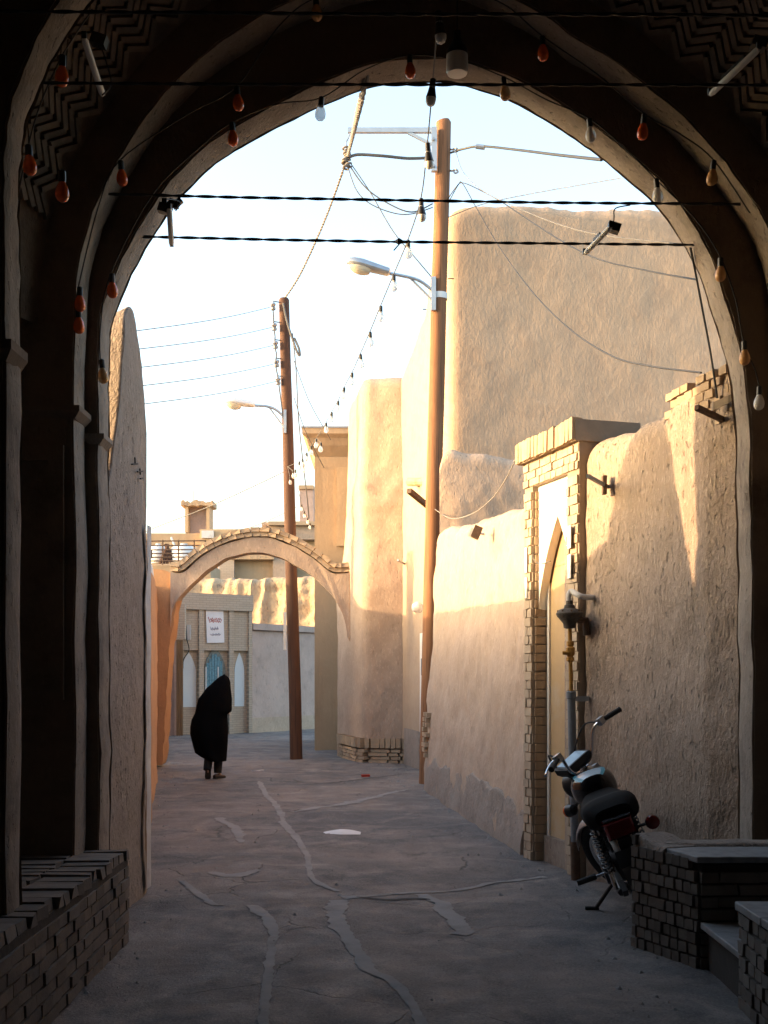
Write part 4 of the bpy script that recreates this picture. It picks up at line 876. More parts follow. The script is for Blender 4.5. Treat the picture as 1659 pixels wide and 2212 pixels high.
main = [(947, 25, 6.3, 'led'), (936, 172, 6.95, 'led'), (924, 310, 7.7, 'led'), (910, 430, 8.4, 'led'), (882, 520, 9.1, 'bulb_white'), (851, 595, 9.8, 'bulb_white'), (823, 662, 10.5, 'bulb_white'), (800, 718, 11.3, 'bulb_white'), (779, 766, 12.1, 'bulb_white'), (761, 806, 12.9, 'bulb_white'), (744, 838, 13.8, 'bulb_white'), (731, 867, 14.7, 'bulb_white'), (717, 891, 15.6, 'bulb_white'), (705, 914, 16.5, 'bulb_white'), (694, 957, 17.3, 'bulb_white'), (684, 948, 17.4, 'bulb_white'), (673, 964, 18.2, 'bulb_white'), (663, 979, 18.9, 'bulb_white'), (654, 992, 19.5, 'bulb_white'), (656, 1004, 19.6, 'bulb_white'), (647, 998, 20.2, 'bulb_white'), (639, 1015, 20.8, 'bulb_white'), (633, 1017, 21.3, 'bulb_white'), (627, 1031, 21.9, 'bulb_white')]
path = []
for px, py, Y, k in main:
    t = at(px, py, Y); bulb(ms, t, k, 1.0)
    if py not in (957, 1004, 1015, 1017, 1031): path.append(t + Vector((0, 0, .012)))
path = path + [at(622, 1008, 22.1)]
MB().tube(spline(path, 5), .0045, 6).build('cable', M['cable_grey'], ms)
for i in (14, 19, 21, 22, 23):
    px, py, Y, k = main[i]; t = at(px, py, Y); q_ = min(path, key=lambda v: (v - t).length); MB().tube([q_, t], .004, 5).build('lead', M['rope'], ms)
s2 = thing('string_lights', 'short string of four bulbs hanging behind the far pole', 'string lights', at(650, 1080, 26))
pts = [(652, 1090, 25), (658, 1105, 26), (665, 1119, 27), (670, 1130, 28)]
for px, py, Y in pts: bulb(s2, at(px, py, Y), 'bulb_white', 1.0)
MB().tube([at(645, 1060, 23.5)] + [at(*p) for p in pts] + [at(676, 1140, 29)], .006, 5).build('cable', M['cable_grey'], s2)
def arch_string(label, lst, Y, cablepts):
    s_ = thing('string_lights', label, 'string lights', at(lst[0][0], lst[0][1], Y), 0, 'bulb strings round the passage arches')
    for px, py, k in lst: bulb(s_, at(px, py - 30, Y), k)
    if cablepts: MB().tube(spline([at(*p, Y) for p in cablepts], 6), .004, 5).build('cable', M['cable'], s_)
arch_string('string of orange and clear bulbs round the arch that opens to the lane', [(220, 808, 'bulb_amber'), (242, 622, 'bulb_orange'), (502, 295, 'bulb_orange'), (695, 241, 'bulb_white'), (885, 150, 'bulb_orange'), (1088, 198, 'bulb_amber'), (1273, 288, 'bulb_clear'), (1418, 418, 'bulb_clear'), (1557, 588, 'bulb_amber'), (1608, 768, 'bulb_amber'), (1641, 866, 'bulb_clear')], 6.92,
            [(217, 780), (218, 700), (240, 590), (330, 420), (430, 320), (502, 264), (600, 225), (695, 211), (790, 150), (885, 120), (990, 130), (1088, 166), (1180, 215), (1273, 256), (1350, 320), (1418, 388), (1500, 470), (1557, 556), (1590, 650), (1606, 736), (1632, 800), (1640, 834)])
arch_string('string of orange bulbs round the second, recessed arch of the passage', [(170, 697, 'bulb_orange'), (173, 652, 'bulb_orange'), (261, 378, 'bulb_orange'), (512, 218, 'bulb_orange'), (683, 25, 'bulb_amber'), (1172, 110, 'bulb_orange'), (1392, 278, 'bulb_orange'), (1542, 378, 'bulb_amber')], 6.66,
            [(166, 667), (170, 620), (215, 440), (260, 346), (400, 250), (512, 186), (600, 60), (683, -5), (830, -40), (1000, -20), (1090, 10), (1172, 78), (1290, 160), (1392, 246), (1470, 290), (1542, 346), (1620, 460)])
arch_string('string of orange bulbs round the nearest arch at the left', [(62, 345, 'bulb_orange'), (136, 150, 'bulb_orange'), (135, 400, 'bulb_orange')], 5.4, [(40, 420), (62, 313), (90, 220), (136, 118), (200, 20)])
pd = thing('pendant_lamp', 'large white pendant bulb hanging from the vault near the arch crown', 'pendant lamp', at(988, 130, 6.5))
t = at(988, 85, 6.5); MB().lathe([(.02, 0), (.03, .03), (.055, .055), (.060, .075), (.061, .18), (.055, .195), (.001, .197)], t, (0, 0, -1), 20).build('globe', M['bulb_led'], pd)
MB().lathe([(.012, -.05), (.02, -.045), (.022, 0), (.04, .035), (.058, .058), (.062, .09)], t, (0, 0, -1), 20).build('cap', M['black'], pd); MB().tube([t + Vector((0, 0, .04)), t + Vector((0, 0, .75))], .004, 6).build('cord', M['cable'], pd)
def tube_lamp(label, a, b, box=None, cab=None):
    A_, B_ = at(*a), at(*b); th = thing('tube_lamp', label, 'tube lamp', A_, 0, 'tube lamps on the cables'); d = (B_ - A_).normalized()
    MB().tube([A_, A_ + d * .02, B_ - d * .02, B_], [.011, .0165, .0165, .011], 12).build('tube', M['tube_white'], th)
    up = Vector((0, 0, 1)); sd = d.cross(up).normalized(); up2_ = sd.cross(d); up2_ = -up2_ if up2_.y < 0 else up2_
    MB().tube([A_ + up2_ * .026 + d * .10, B_ + up2_ * .026 - d * .10], .010, 4).build('batten', M['black'], th)
    for e_ in (A_, B_): MB().box(e_ + up2_ * .015, (.022, .022, .032)).build('end_clip', M['black'], th, smooth=False)
    if box: MB().box(at(*box), (.075, .06, .05), Matrix.Rotation(.3, 3, 'Y')).build('ballast', M['black'], th, smooth=False)
    if cab: MB().tube(spline([at(*c) for c in cab], 5), .004, 5).build('lead', M['cable'], th)
tube_lamp('pale tube lamp hanging high at the upper left of the vault', (182, 82, 5.6), (222, 205, 5.95), (215, 88, 5.85), [(215, 88, 5.85), (235, 150, 5.8), (240, 185, 5.7), (222, 205, 5.5)])
tube_lamp('pale tube lamp slanting at the upper right of the vault', (1640, 105, 5.6), (1535, 204, 5.95), (1640, 95, 5.95))
tube_lamp('short tube lamp hanging from the cable at the left of the arch opening', (366, 450, 6.82), (371, 530, 7.05), (357, 452, 6.95), [(360, 430, 6.8), (380, 432, 6.9), (390, 440, 6.95), (380, 455, 7.0)])
MB_ = tube_lamp('tube lamp slanting from the cable at the right in front of the mud building', (1320, 490, 6.82), (1264, 548, 7.05), (1326, 492, 6.95), [(1362, 443, 6.8), (1330, 450, 6.85), (1327, 470, 6.9), (1326, 492, 6.95)])
jb = thing('junction_knot', 'tangle of black tape and wire where cables meet the arch at left', 'junction box', at(375, 440, 6.95))
for i in range(5): MB().box(at(356 + i * 8, 436 + (i % 2) * 8, 6.93 + .01 * i), (.03, .03, .035), Matrix.Rotation(i, 3, 'Y')).build('connector', M['black'], jb, smooth=False)

# ------------------------------------------------------------------ things fixed to the right walls
def spout(label, a, b, r, m, square=False, plate=None):
    A_, B_ = at(*a), at(*b); th = thing('drain_spout', label, 'spout', B_, 0, 'spouts poking from the walls'); d = (A_ - B_).normalized()
    MB().tube([B_ - d * .1, A_], r, 4 if square else 10).build('pipe', M[m], th, smooth=not square)
    if plate: MB().box(B_, plate).build('plate', M['iron'], th, smooth=False)
spout('dark square metal bar poking from the right wall near the arch', (1505, 880, 7.25), (1558, 905, 7.4), .022, 'iron', True)
spout('grey metal bar with wall plate poking out right of the portal', (1270, 1028, 8.45), (1306, 1048, 8.84), .018, 'grey_paint', True, (.03, .06, .14))
spout('rust red metal bar poking out beside the near pole', (884, 1060, 17.2), (938, 1104, 17.9), .05, 'iron', True)
spout('pale clay pipe stub poking from the sunlit flank wall', (884, 1041, 19.9), (918, 1041, 19.6), .075, 'mud_gold')
spout('thin metal peg in the sunlit flank low beside the tower', (860, 1210, 20.8), (874, 1218, 21.1), .022, 'alu', True)
pk_ = thing('plank', 'short weathered plank nailed across the wall top at the arch', 'plank', at(1585, 860, 7.35)); a, b = at(1548, 878, 7.42), at(1622, 845, 7.26)
MB().prism([a + Vector((-.03, -.03, .02)), b + Vector((-.03, -.03, .02)), b + Vector((-.03, -.03, -.03)), a + Vector((-.03, -.03, -.03))], (0, .03, 0)).build('board', M['plank'], pk_, smooth=False)
gl = thing('globe_lamp', 'small round glass wall lamp on the flank beyond the near pole', 'wall lamp', at(903, 1312, 19.4))
c = at(902, 1312, 19.4); MB().lathe([(.001, -.10), (.06, -.08), (.095, -.03), (.10, .01), (.085, .055), (.05, .085), (.045, .10)], c, (.95, .25, .1), 18).build('globe', M['bulb_clear'], gl); MB().lathe([(.05, .085), (.055, .10), (.055, .19), (.06, .24)], c, (.95, .25, .1), 12).build('holder', M['white_paint'], gl)
fl = thing('floodlight', 'small box floodlight on the long wall below its top', 'floodlight', at(1030, 1150, 12.4)); c = at(1030, 1150, 12.35)
MB().box(c, (.09, .10, .13), Matrix.Rotation(.4, 3, 'Y')).build('housing', M['iron'], fl, smooth=False); MB().tube([c, c + Vector((.08, .02, -.02)), at(1042, 1152, 12.5)], .012, 6).build('bracket', M['alu'], fl)
MB().box(c + Vector((-.06, 0, -.0)), (.04, .07, .09), Matrix.Rotation(.4, 3, 'Y')).build('lens', M['bulb_clear'], fl, smooth=False)

# gas riser
gr = thing('gas_riser', 'grey and yellow gas riser pipe with regulator in front of the portal', 'gas pipe', (1.50, 9.05, 0))
gx = lambda z: Vector((interp([0, 1.2, 2.2, 2.8], [1.505, 1.475, 1.452, 1.43], z), 9.08, z))
MB().tube([gx(z) for z in (-.05, .1, .3)], [.036, .038, .037], 12).build('pipe_foot', M['iron'], gr)
MB().tube([gx(.3), gx(.6), gx(.9), gx(1.2), gx(1.46)], .032, 14).build('sleeve', M['grey_paint'], gr)
for z in (.83, 1.45): MB().lathe([(.033, -.03), (.038, -.025), (.038, .025), (.033, .03)], gx(z), n=14).build('collar', M['grey_paint'], gr)
MB().tube([gx(1.46), gx(1.7), gx(1.9), gx(1.98)], .017, 10).build('yellow_pipe', M['yellow_paint'], gr)
v = MB().lathe([(.018, -.08), (.032, -.07), (.032, -.045), (.022, -.04), (.036, -.02), (.036, .03), (.022, .045), (.03, .05), (.03, .08), (.018, .085)], gx(1.79), n=8).build('valve', M['yellow_paint'], gr)
MB().tube([gx(1.78) + Vector((-.02, -.02, 0)), gx(1.78) + Vector((-.065, -.02, 0))], .014, 8).build('valve_stem', M['yellow_paint'], v)
rg = MB().lathe([(.02, -.10), (.045, -.095), (.05, -.06), (.095, -.005), (.105, .01), (.105, .022), (.08, .05), (.045, .06), (.04, .085), (.028, .09), (.026, .12)], gx(2.07), n=18).build('regulator', M['dusty_iron'], gr)
for k in range(8):
    a = k * math.pi / 4; MB().lathe([(.008, -.02), (.008, .035), (.001, .035)], gx(2.07) + Vector((.09 * math.cos(a), .09 * math.sin(a), .01)), n=6).build('bolt', M['iron'], rg)
MB().tube([gx(2.07) + Vector((.02, 0, -.03)), gx(2.07) + Vector((.13, .02, -.03)), gx(2.0) + Vector((.14, .02, -.08))], .03, 10).build('vent', M['iron'], rg)
MB().tube(spline([gx(2.17), gx(2.235), gx(2.262) + Vector((.025, .0, .0)), at(1255, 1288, 9.0), at(1280, 1291, 9.06), at(1290, 1290, 9.1)], 6), .022, 12).build('outlet_pipe', M['whitewash'], gr)
MB().span(gx(1.42) + Vector((.02, -.01, -.02)), gx(1.42) + Vector((.14, .03, .02))).build('bracket', M['steel'], gr, smooth=False)

# ------------------------------------------------------------------ litter
bag = MB(); c = gnd(740, 1797); rr = []
for j in range(5):
    rr.append([Vector((c.x - .19 + .38 * i / 12, c.y - .2 + .4 * j / 4 * (.4 + .6 * math.sin(math.pi * (i + .5) / 13)), gz(c.x, c.y) + .010 + .022 * max(0, math.sin(math.pi * i / 12) * math.sin(math.pi * j / 4) * (.5 + 1.6 * n3((i * .8, j * .9, 4), 1))))) for i in range(13)])
tag(bag.rings(rr, cap=False, closed=False).build('plastic_bag', M['plastic_white']), 'flattened white plastic bag lying in the middle of the lane', 'bag')
c = gnd(790, 1677); tag(MB().box(c + Vector((0, 0, gz(c.x, c.y) + .02)), (.13, .07, .035), Matrix.Rotation(.3, 3, 'Z')).build('wrapper', M['red_litter'], smooth=False), 'small red wrapper on the ground near the tower plinth', 'litter')
c = gnd(557, 1668); tag(MB().prism([c + Vector((-.1, 0, .015)), c + Vector((.02, -.04, .02)), c + Vector((.1, .03, .03)), c + Vector((-.02, .04, .015))], (0, 0, .012)).build('paper_scrap', M['paper'], smooth=False), 'pale paper scrap on the ground right of the walking person', 'litter')
c = gnd(537, 1975); 

rg_ = random.Random(91); deb = MB()
def stone(x, y, r):
    z = gz(x, y); k = rg_.uniform(.5, .9); a0 = rg_.uniform(0, 6)
    top = (x + rg_.uniform(-.2, .2) * r, y + rg_.uniform(-.2, .2) * r, z + r * k); vs = [(x + r * rg_.uniform(.7, 1.2) * math.cos(a0 + i * 1.257), y + r * rg_.uniform(.7, 1.2) * math.sin(a0 + i * 1.257), z - .003) for i in range(5)] + [top]
    deb.add(vs, [(i, (i + 1) % 5, 5) for i in range(5)])
for i in range(420):
    y = rg_.uniform(5.2, 21)
    if rg_.random() < .5: x = interp([6, 7.3, 9.2, 10.3, 16.5, 21], [1.4, 1.85, 1.45, 1.15, .45, .2], y) - abs(rg_.gauss(0, .18))
    elif rg_.random() < .6: x = interp([5, 8.6, 10.4, 20.3], [-1.5, -1.72, -2.1, -3.95], y) + abs(rg_.gauss(0, .16)) + .03
    else: x = rg_.uniform(-1.5, 1.3)
    stone(x, y, rg_.choice((.006, .008, .01, .014, .02)) * (1 + y * .02))
tag(deb.build('grit', M['cement'], smooth=False), 'scattered grit and small stones along the foot of the walls', 'grit', kind='stuff')
# ------------------------------------------------------------------ walking person in a chador
PX, PY = -2.66, 18.0
pe = thing('person', 'person in a long black chador walking away with head bowed', 'person', (PX, PY, 0))
zk = .001068
def zp(zx, zy): return ((zx - 830) * zk + .02, (1960 - zy) * zk)      # local x, z
rows = [(452, 930, 975), (470, 890, 1005), (500, 852, 1030), (560, 790, 1050), (600, 750, 1053), (640, 703, 1057), (720, 648, 1070), (800, 588, 1080), (900, 566, 1083), (960, 556, 1083), (985, 550, 1075), (1005, 546, 1040), (1025, 538, 1018), (1100, 500, 1022), (1200, 484, 1030), (1300, 482, 1034), (1400, 505, 1030), (1500, 528, 1023), (1580, 552, 1016), (1640, 640, 1012), (1700, 760, 1005)]
rr = []; N = 56
for zy, l, r in rows:
    x0, z = zp(l, zy); x1, _ = zp(r, zy); cx = (x0 + x1) / 2; w = (x1 - x0) / 2
    dep = interp([450, 520, 640, 800, 1000, 1300, 1700], [.045, .11, .155, .19, .20, .24, .21], zy)
    cy = interp([450, 640, 900, 1300, 1700], [.17, .10, .03, -.02, .0], zy); ring = []
    for k in range(N):
        a = 2 * math.pi * k / N; ca_, sa = math.cos(a), math.sin(a)
        f = interp([450, 700, 1000, 1700], [0, .010, .02, .035], zy)
        fold = f * (math.sin(a * 7 + z * 2.2 + 1.5 * math.sin(a * 2)) * .6 + n3((ca_ * 2, sa * 2, z * .8), 1.6) * .9) * (1 - abs(ca_) ** 6)
        zz = z
        if zy >= 1580: zz = z
        ring.append(Vector((PX + cx + w * ca_, PY + cy + (dep + fold) * sa, zz)))
    rr.append(ring)
# slanting hem: the left side ends higher
bk = []
for ring, (zy, l, r) in zip(rr, rows): bk.append(ring)
for ring, (zy, l, r) in zip(bk, rows):
    if zy > 1560:
        for p in ring: pass
MB().rings(bk, cap=False).build('chador', M['chador'], pe, angle=180)
top_ = bk[0]; MB().rings([top_, [sum(top_, Vector()) / N + (p - sum(top_, Vector()) / N) * .5 + Vector((0, 0, .012)) for p in top_], [sum(top_, Vector()) / N + (p - sum(top_, Vector()) / N) * .05 + Vector((0, 0, .016)) for p in top_]], cap=False).build('chador_crown', M['chador'], pe, angle=180)
# body under the cloth: one skinned figure
J = {'pel': (.03, 0, .86), 'spine': (.05, .03, 1.08), 'chest': (.08, .07, 1.24), 'neck': (.12, .12, 1.37), 'head': (.13, .17, 1.46), 'crown': (.135, .18, 1.53),
     'shl': (-.09, .07, 1.25), 'ell': (-.13, .02, 1.0), 'hal': (-.02, .17, .95), 'shr': (.22, .07, 1.25), 'elr': (.22, .05, 1.02), 'har': (.12, .19, 1.0),
     'hil': (-.06, 0, .82), 'knl': (-.05, .03, .46), 'anl': (-.062, -.12, .18), 'tol': (-.065, -.08, .10), 'hir': (.11, 0, .82), 'knr': (.09, .12, .46), 'anr': (.085, .05, .09), 'tor': (.11, .18, .035)}
ed = [('pel', 'spine'), ('spine', 'chest'), ('chest', 'neck'), ('neck', 'head'), ('head', 'crown'), ('chest', 'shl'), ('shl', 'ell'), ('ell', 'hal'), ('chest', 'shr'), ('shr', 'elr'), ('elr', 'har'), ('pel', 'hil'), ('hil', 'knl'), ('knl', 'anl'), ('anl', 'tol'), ('pel', 'hir'), ('hir', 'knr'), ('knr', 'anr'), ('anr', 'tor')]
rad = {'pel': .12, 'spine': .11, 'chest': .11, 'neck': .05, 'head': .08, 'crown': .05, 'shl': .055, 'ell': .042, 'hal': .03, 'shr': .055, 'elr': .042, 'har': .03, 'hil': .085, 'knl': .055, 'anl': .022, 'tol': .012, 'hir': .085, 'knr': .055, 'anr': .022, 'tor': .012}
ks = list(J); me = bpy.data.meshes.new('body'); me.from_pydata([J[k] for k in ks], [(ks.index(a), ks.index(b)) for a, b in ed], [])
bo = bpy.data.objects.new('body', me); C.objects.link(bo); bo.parent = pe; me.materials.append(M['skin'])
sk = bo.modifiers.new('skin', 'SKIN'); sv = me.skin_vertices[0].data
for i, k in enumerate(ks): sv[i].radius = (rad[k], rad[k]); sv[i].use_root = (k == 'pel')
bo.modifiers.new('sub', 'SUBSURF').levels = 1
base = Vector((PX, PY, 0))
def leg(pts, rs, nm, m):
    MB().tube(spline([base + Vector(p) for p in pts], 5), [interp([0, 1], rs, i / (5 * (len(pts) - 1))) for i in range(5 * (len(pts) - 1) + 1)], 14).build(nm, M[m], pe)
leg([(-.03, .02, .55), (-.055, -.03, .36), (-.068, -.13, .15)], [.085, .062], 'trouser_leg', 'trouser')
leg([(.075, .08, .55), (.07, .08, .3), (.065, .06, .085)], [.085, .060], 'trouser_leg', 'trouser')
def shoe(c, M_, nm):
    s_ = MB(); prof = [(-.13, .028, .045), (-.11, .036, .06), (-.05, .038, .062), (.03, .042, .048), (.09, .044, .038), (.125, .034, .028), (.14, .012, .018)]
    s_.rings([[Vector((w * math.cos(a), y, max(0.008, h / 2 + h / 2 * math.sin(a) * 1.05) + .006)) for a in [2 * math.pi * k / 14 for k in range(14)]] for y, w, h in prof]); s_.xf(M_); o = s_.build(nm, M['shoe'], pe)
    q_ = MB(); q_.rings([[Vector((w * 1.08 * math.cos(a), y * 1.03, z)) for z in (0, .012) for a in ()] or [Vector((-w * 1.08, y * 1.03, 0)), Vector((w * 1.08, y * 1.03, 0)), Vector((w * 1.08, y * 1.03, .013)), Vector((-w * 1.08, y * 1.03, .013))] for y, w, h in prof]); q_.xf(M_); q_.build('sole', M['sole'], o)
shoe(None, Matrix.Translation(base + Vector((.085, .09, .004))) @ Matrix.Rotation(R(-28), 4, 'Z'), 'shoe')
shoe(None, Matrix.Translation(base + Vector((-.065, -.075, .115))) @ Matrix.Rotation(R(6), 4, 'Y') @ Matrix.Rotation(R(-66), 4, 'X'), 'shoe')

# ------------------------------------------------------------------ motorcycle
mc = thing('motorcycle', 'black motorcycle with teal tank stripes leaning on its side stand by the wall', 'motorcycle', (1.76, 7.86, 0)); ORG[mc] = None
LEAN, YAW = R(-21), R(-5)
mc.rotation_euler = (0, LEAN, YAW); mc.scale = (1.05, 1.05, 1.05)
AX0, AX1 = Vector((0, .60, .29)), Vector((0, .33, .93)); SA = (AX1 - AX0).normalized(); ST = Matrix.Translation(AX1) @ Matrix.Rotation(R(38), 4, SA) @ Matrix.Translation(-AX1)
def mb(b, name, m, parent=mc, steer=False, **k):
    if steer: b.xf(ST)
    return b.build(name, M[m], parent, world=False, **k)
def ringpts(c, r, n=36): return [Vector((c[0], c[1] + r * math.cos(2 * math.pi * k / n), c[2] + r * math.sin(2 * math.pi * k / n))) for k in range(n)]
def torus(c, r, rt, wx=1.0, n=40, k=12):
    b = MB(); rr = []
    for i in range(n + 1):
        a = 2 * math.pi * i / n; d = Vector((0, math.cos(a), math.sin(a))); rr.append([Vector(c) + d * (r + rt * math.cos(2 * math.pi * j / k)) + Vector((wx * rt * math.sin(2 * math.pi * j / k), 0, 0)) for j in range(k)])
    return b.rings(rr, cap=False)
def wheel(c, steer, nm):
    t = mb(torus(c, .255, .04, 1.05), nm, 'rubber', steer=steer)
    mb(torus(c, .215, .016, 1.5), 'rim', 'chrome', t, steer)
    h = MB().lathe([(.02, -.06), (.055, -.055), (.055, -.03), (.035, -.025), (.035, .025), (.055, .03), (.055, .055), (.02, .06)], c, (1, 0, 0), 16); mb(h, 'hub', 'alu', t, steer)
    s_ = MB()
    for k in range(28):
        a = 2 * math.pi * k / 28; a2 = a + (.35 if k % 2 else -.35); x = .035 if k % 4 < 2 else -.035
        s_.tube([Vector(c) + Vector((x, .045 * math.cos(a2), .045 * math.sin(a2))), Vector(c) + Vector((0, .21 * math.cos(a), .21 * math.sin(a)))], .0022, 4, False)
    mb(s_, 'spokes', 'chrome', t, steer); return t
wheel((0, -.60, .29), False, 'rear_wheel'); wheel((0, .60, .29), True, 'front_wheel')
def fender(c, r, a0, a1, w, nm, m, steer):
    rr = []
    for i in range(17):
        a = R(a0 + (a1 - a0) * i / 16); d = Vector((0, math.cos(a), math.sin(a))); o = Vector(c)
        rr.append([o + d * (r - .035 * abs(s_) ** 2) + Vector((w * s_, 0, 0)) for s_ in (-1, -.6, 0, .6, 1)] + [o + d * (r - .006 - .035 * abs(s_) ** 2) + Vector((w * .97 * s_, 0, 0)) for s_ in (1, .6, 0, -.6, -1)])
    mb(MB().rings(rr), nm, m, steer=steer)
fender((0, .60, .29), .335, 25, 150, .06, 'front_fender', 'alu', True); fender((0, .60, .29), .334, 150, 195, .055, 'mud_flap', 'black', True); fender((0, -.60, .29), .345, 40, 205, .07, 'rear_fender', 'black', False)
for s_ in (-1, 1):
    a, b = AX0 + Vector((s_ * .085, 0, 0)), AX1 + Vector((s_ * .085, .0, -.03)); mid_ = a.lerp(b, .5)
    mb(MB().tube([a, a + (b - a) * .48], .026, 10), 'fork_slider', 'alu', steer=True); mb(MB().tube([mid_ - (b - a) * .03, b], .017, 10), 'fork_tube', 'chrome', steer=True)
    # rear shock with coil
    a, b = Vector((s_ * .13, -.57, .31)), Vector((s_ * .12, -.40, .70)); sh = mb(MB().tube([a, b], .014, 8), 'shock_absorber', 'chrome')
    mb(MB().tube([a.lerp(b, .25 + .65 * t / 90) + Vector((.03 * math.cos(t * .7), .03 * math.sin(t * .7) * .9, .03 * math.sin(t * .7) * .35)) for t in range(91)], .006, 5), 'spring', 'black', sh)
    mb(MB().tube([Vector((s_ * .11, -.6, .29)), Vector((s_ * .10, -.05, .36))], .022, 8), 'swingarm', 'engine')
    # foot pegs
    p_ = mb(MB().tube([Vector((s_ * .10, .02, .31)), Vector((s_ * .24, .02, .31))], .010, 8), 'footpeg', 'chrome'); mb(MB().tube([Vector((s_ * .20, .02, .312)), Vector((s_ * .33, .02, .312))], .02, 8), 'peg_rubber', 'rubber', p_)
    # side covers
    mb(MB().rings([[Vector((s_ * x, y, z)) for y, z in ((-.12 - e, .70), (-.36 + e, .70), (-.34 + e, .50), (-.16 - e, .47))] for x, e in ((.09, 0), (.125, 0), (.135, .03))]), 'side_cover', 'tank', smooth=False)
    # indicators
    if s_ > 0: mb(MB().tube([Vector((s_ * .05, -.80, .66)), Vector((s_ * .15, -.82, .66))], .010, 6), 'indicator_stalk', 'black')
    if s_ > 0: i_ = mb(MB().lathe([(.02, .07), (.035, .055), (.042, .02), (.042, -.005)], (s_ * .19, -.84, .66), (0, 1, 0), 14), 'rear_indicator', 'black'); mb(MB().lathe([(.041, -.006), (.038, -.02), (.02, -.03), (.001, -.031)], (s_ * .19, -.84, .66), (0, 1, 0), 14), 'lens', 'red_lens', i_)
    mb(MB().tube([Vector((s_ * .06, .46, .78)), Vector((s_ * .16, .46, .78))], .010, 6), 'indicator_stalk', 'black', steer=True)
    i_ = mb(MB().lathe([(.02, -.06), (.036, -.045), (.044, .0), (.044, .01)], (s_ * .20, .46, .78), (0, 1, 0), 14), 'front_indicator', 'black', steer=True); mb(MB().lathe([(.043, .011), (.040, .03), (.02, .042), (.001, .043)], (s_ * .20, .46, .78), (0, 1, 0), 14), 'lens', 'amber_lens', i_, True)
# frame tubes
for pts in ([(0, .34, .84), (0, .27, .55), (0, .20, .26), (0, -.02, .22), (0, -.1, .4)], [(.06, .30, .80), (.10, .0, .74), (.10, -.35, .70), (.10, -.78, .68)], [(-.06, .30, .80), (-.10, .0, .74), (-.10, -.35, .70), (-.10, -.78, .68)], [(.09, -.1, .38), (.10, -.35, .68)], [(-.09, -.1, .38), (-.10, -.35, .68)]):
    mb(MB().tube(spline(pts, 5), .018, 8), 'frame_tube', 'engine')
# engine
en = mb(MB().lathe([(.02, -.15), (.10, -.145), (.115, -.10), (.12, .10), (.10, .145), (.02, .15)], (0, .06, .33), (1, 0, 0), 20), 'engine', 'engine')
for k in range(8): mb(MB().box((0, .13 + k * .004, .43 + k * .024), (.20 - .004 * k, .20 - .006 * k, .012)), 'cooling_fin', 'alu', en, smooth=False)
mb(MB().box((0, .15, .52), (.11, .11, .2)), 'cylinder', 'engine', en, smooth=False)
mb(MB().tube(spline([(.04, .24, .56), (.08, .33, .50), (.12, .30, .30), (.15, .05, .22), (.16, -.2, .25), (.17, -.35, .28)], 6), .02, 10), 'exhaust_pipe', 'chrome'); mb(MB().tube([(.17, -.33, .28), (.175, -.38, .285), (.185, -.85, .36), (.186, -.88, .365)], [.03, .042, .045, .03], 14), 'muffler', 'chrome')
mb(MB().rings([[Vector((-.075 + e, y, z)) for y, z in ((.02, .40), (-.60, .36), (-.68, .31), (-.60, .26), (.0, .30))] for e in (0, -.03)]), 'chain_case', 'black', smooth=False)
# tank
def tank_ring(t, sc=1.0):
    y = -.10 + .46 * t; w = (.115 + .035 * math.sin(math.pi * min(1, t * 1.05)) - .03 * max(0, .25 - t) / .25) * sc; zt = .915 + .05 * math.sin(math.pi * (.15 + .7 * t)) ; zbm = .73; h = (zt - zbm) / 2; c = (zt + zbm) / 2
    return [Vector((w * abs(math.cos(a)) ** .7 * (1 if math.cos(a) > 0 else -1), y, c + h * sc * abs(math.sin(a)) ** .8 * (1 if math.sin(a) > 0 else -1))) for a in [2 * math.pi * k / 28 for k in range(28)]]
ends = lambda r, f: [Vector((p.x * f, p.y, .81 + (p.z - .81) * f)) for p in r]
rr = [ends(tank_ring(0), .5)] + [ends(tank_ring(.02), .85)] + [tank_ring(.06 + .88 * k / 14) for k in range(15)] + [ends(tank_ring(.98), .85), ends(tank_ring(1), .5)]
tk = mb(MB().rings(rr), 'fuel_tank', 'tank')
for k0, k1, m, nm in ((4, 5, 'stripe', 'tank_stripe'), (9, 10, 'stripe', 'tank_stripe'), (5, 9, 'pale_gloss', 'tank_sheen')):
    rr = []
    for k in range(15):
        r = tank_ring(.06 + .88 * k / 14, 1.012); rr.append([r[j] for j in range(k0, k1 + 1)])
    if nm == 'tank_sheen': rr = rr[0:7]  # pale sheen on the tank top, a reflection put into the colour
    mb(MB().rings(rr, cap=False, closed=False), nm, m, tk)
mb(MB().lathe([(.001, .03), (.038, .028), (.042, .015), (.042, 0)], (0, .22, .955), (0, 0, 1), 18), 'fuel_cap', 'chrome', tk)
# seat
rr = []
for k in range(15):
    t = k / 14; y = -.82 + .76 * t; w = interp([0, .1, .5, .8, 1], [.11, .165, .168, .14, .10], t); zt = interp([0, .12, .3, .6, 1], [.82, .875, .87, .83, .85], t); zb2 = interp([0, .2, 1], [.72, .68, .73], t); c = (zt + zb2) / 2; h = (zt - zb2) / 2
    rr.append([Vector((w * abs(math.cos(a)) ** .6 * (1 if math.cos(a) > 0 else -1), y, c + h * abs(math.sin(a)) ** .7 * (1 if math.sin(a) > 0 else -1))) for a in [2 * math.pi * q / 22 for q in range(22)]])
mb(MB().rings(rr), 'seat', 'seat')
tl = mb(MB().rings([[Vector((sx * w, y, z0 + dz)) for sx, dz in ((-1, -h), (1, -h), (1, h), (-1, h))] for y, w, h, z0 in ((-.80, .06, .05, .70), (-.84, .085, .058, .70), (-.90, .082, .052, .70), (-.92, .07, .042, .70))]), 'tail_light', 'red_lens', smooth=False)
mb(MB().box((0, -.875, .762), (.165, .07, .006)), 'chrome_trim', 'chrome', tl, smooth=False)
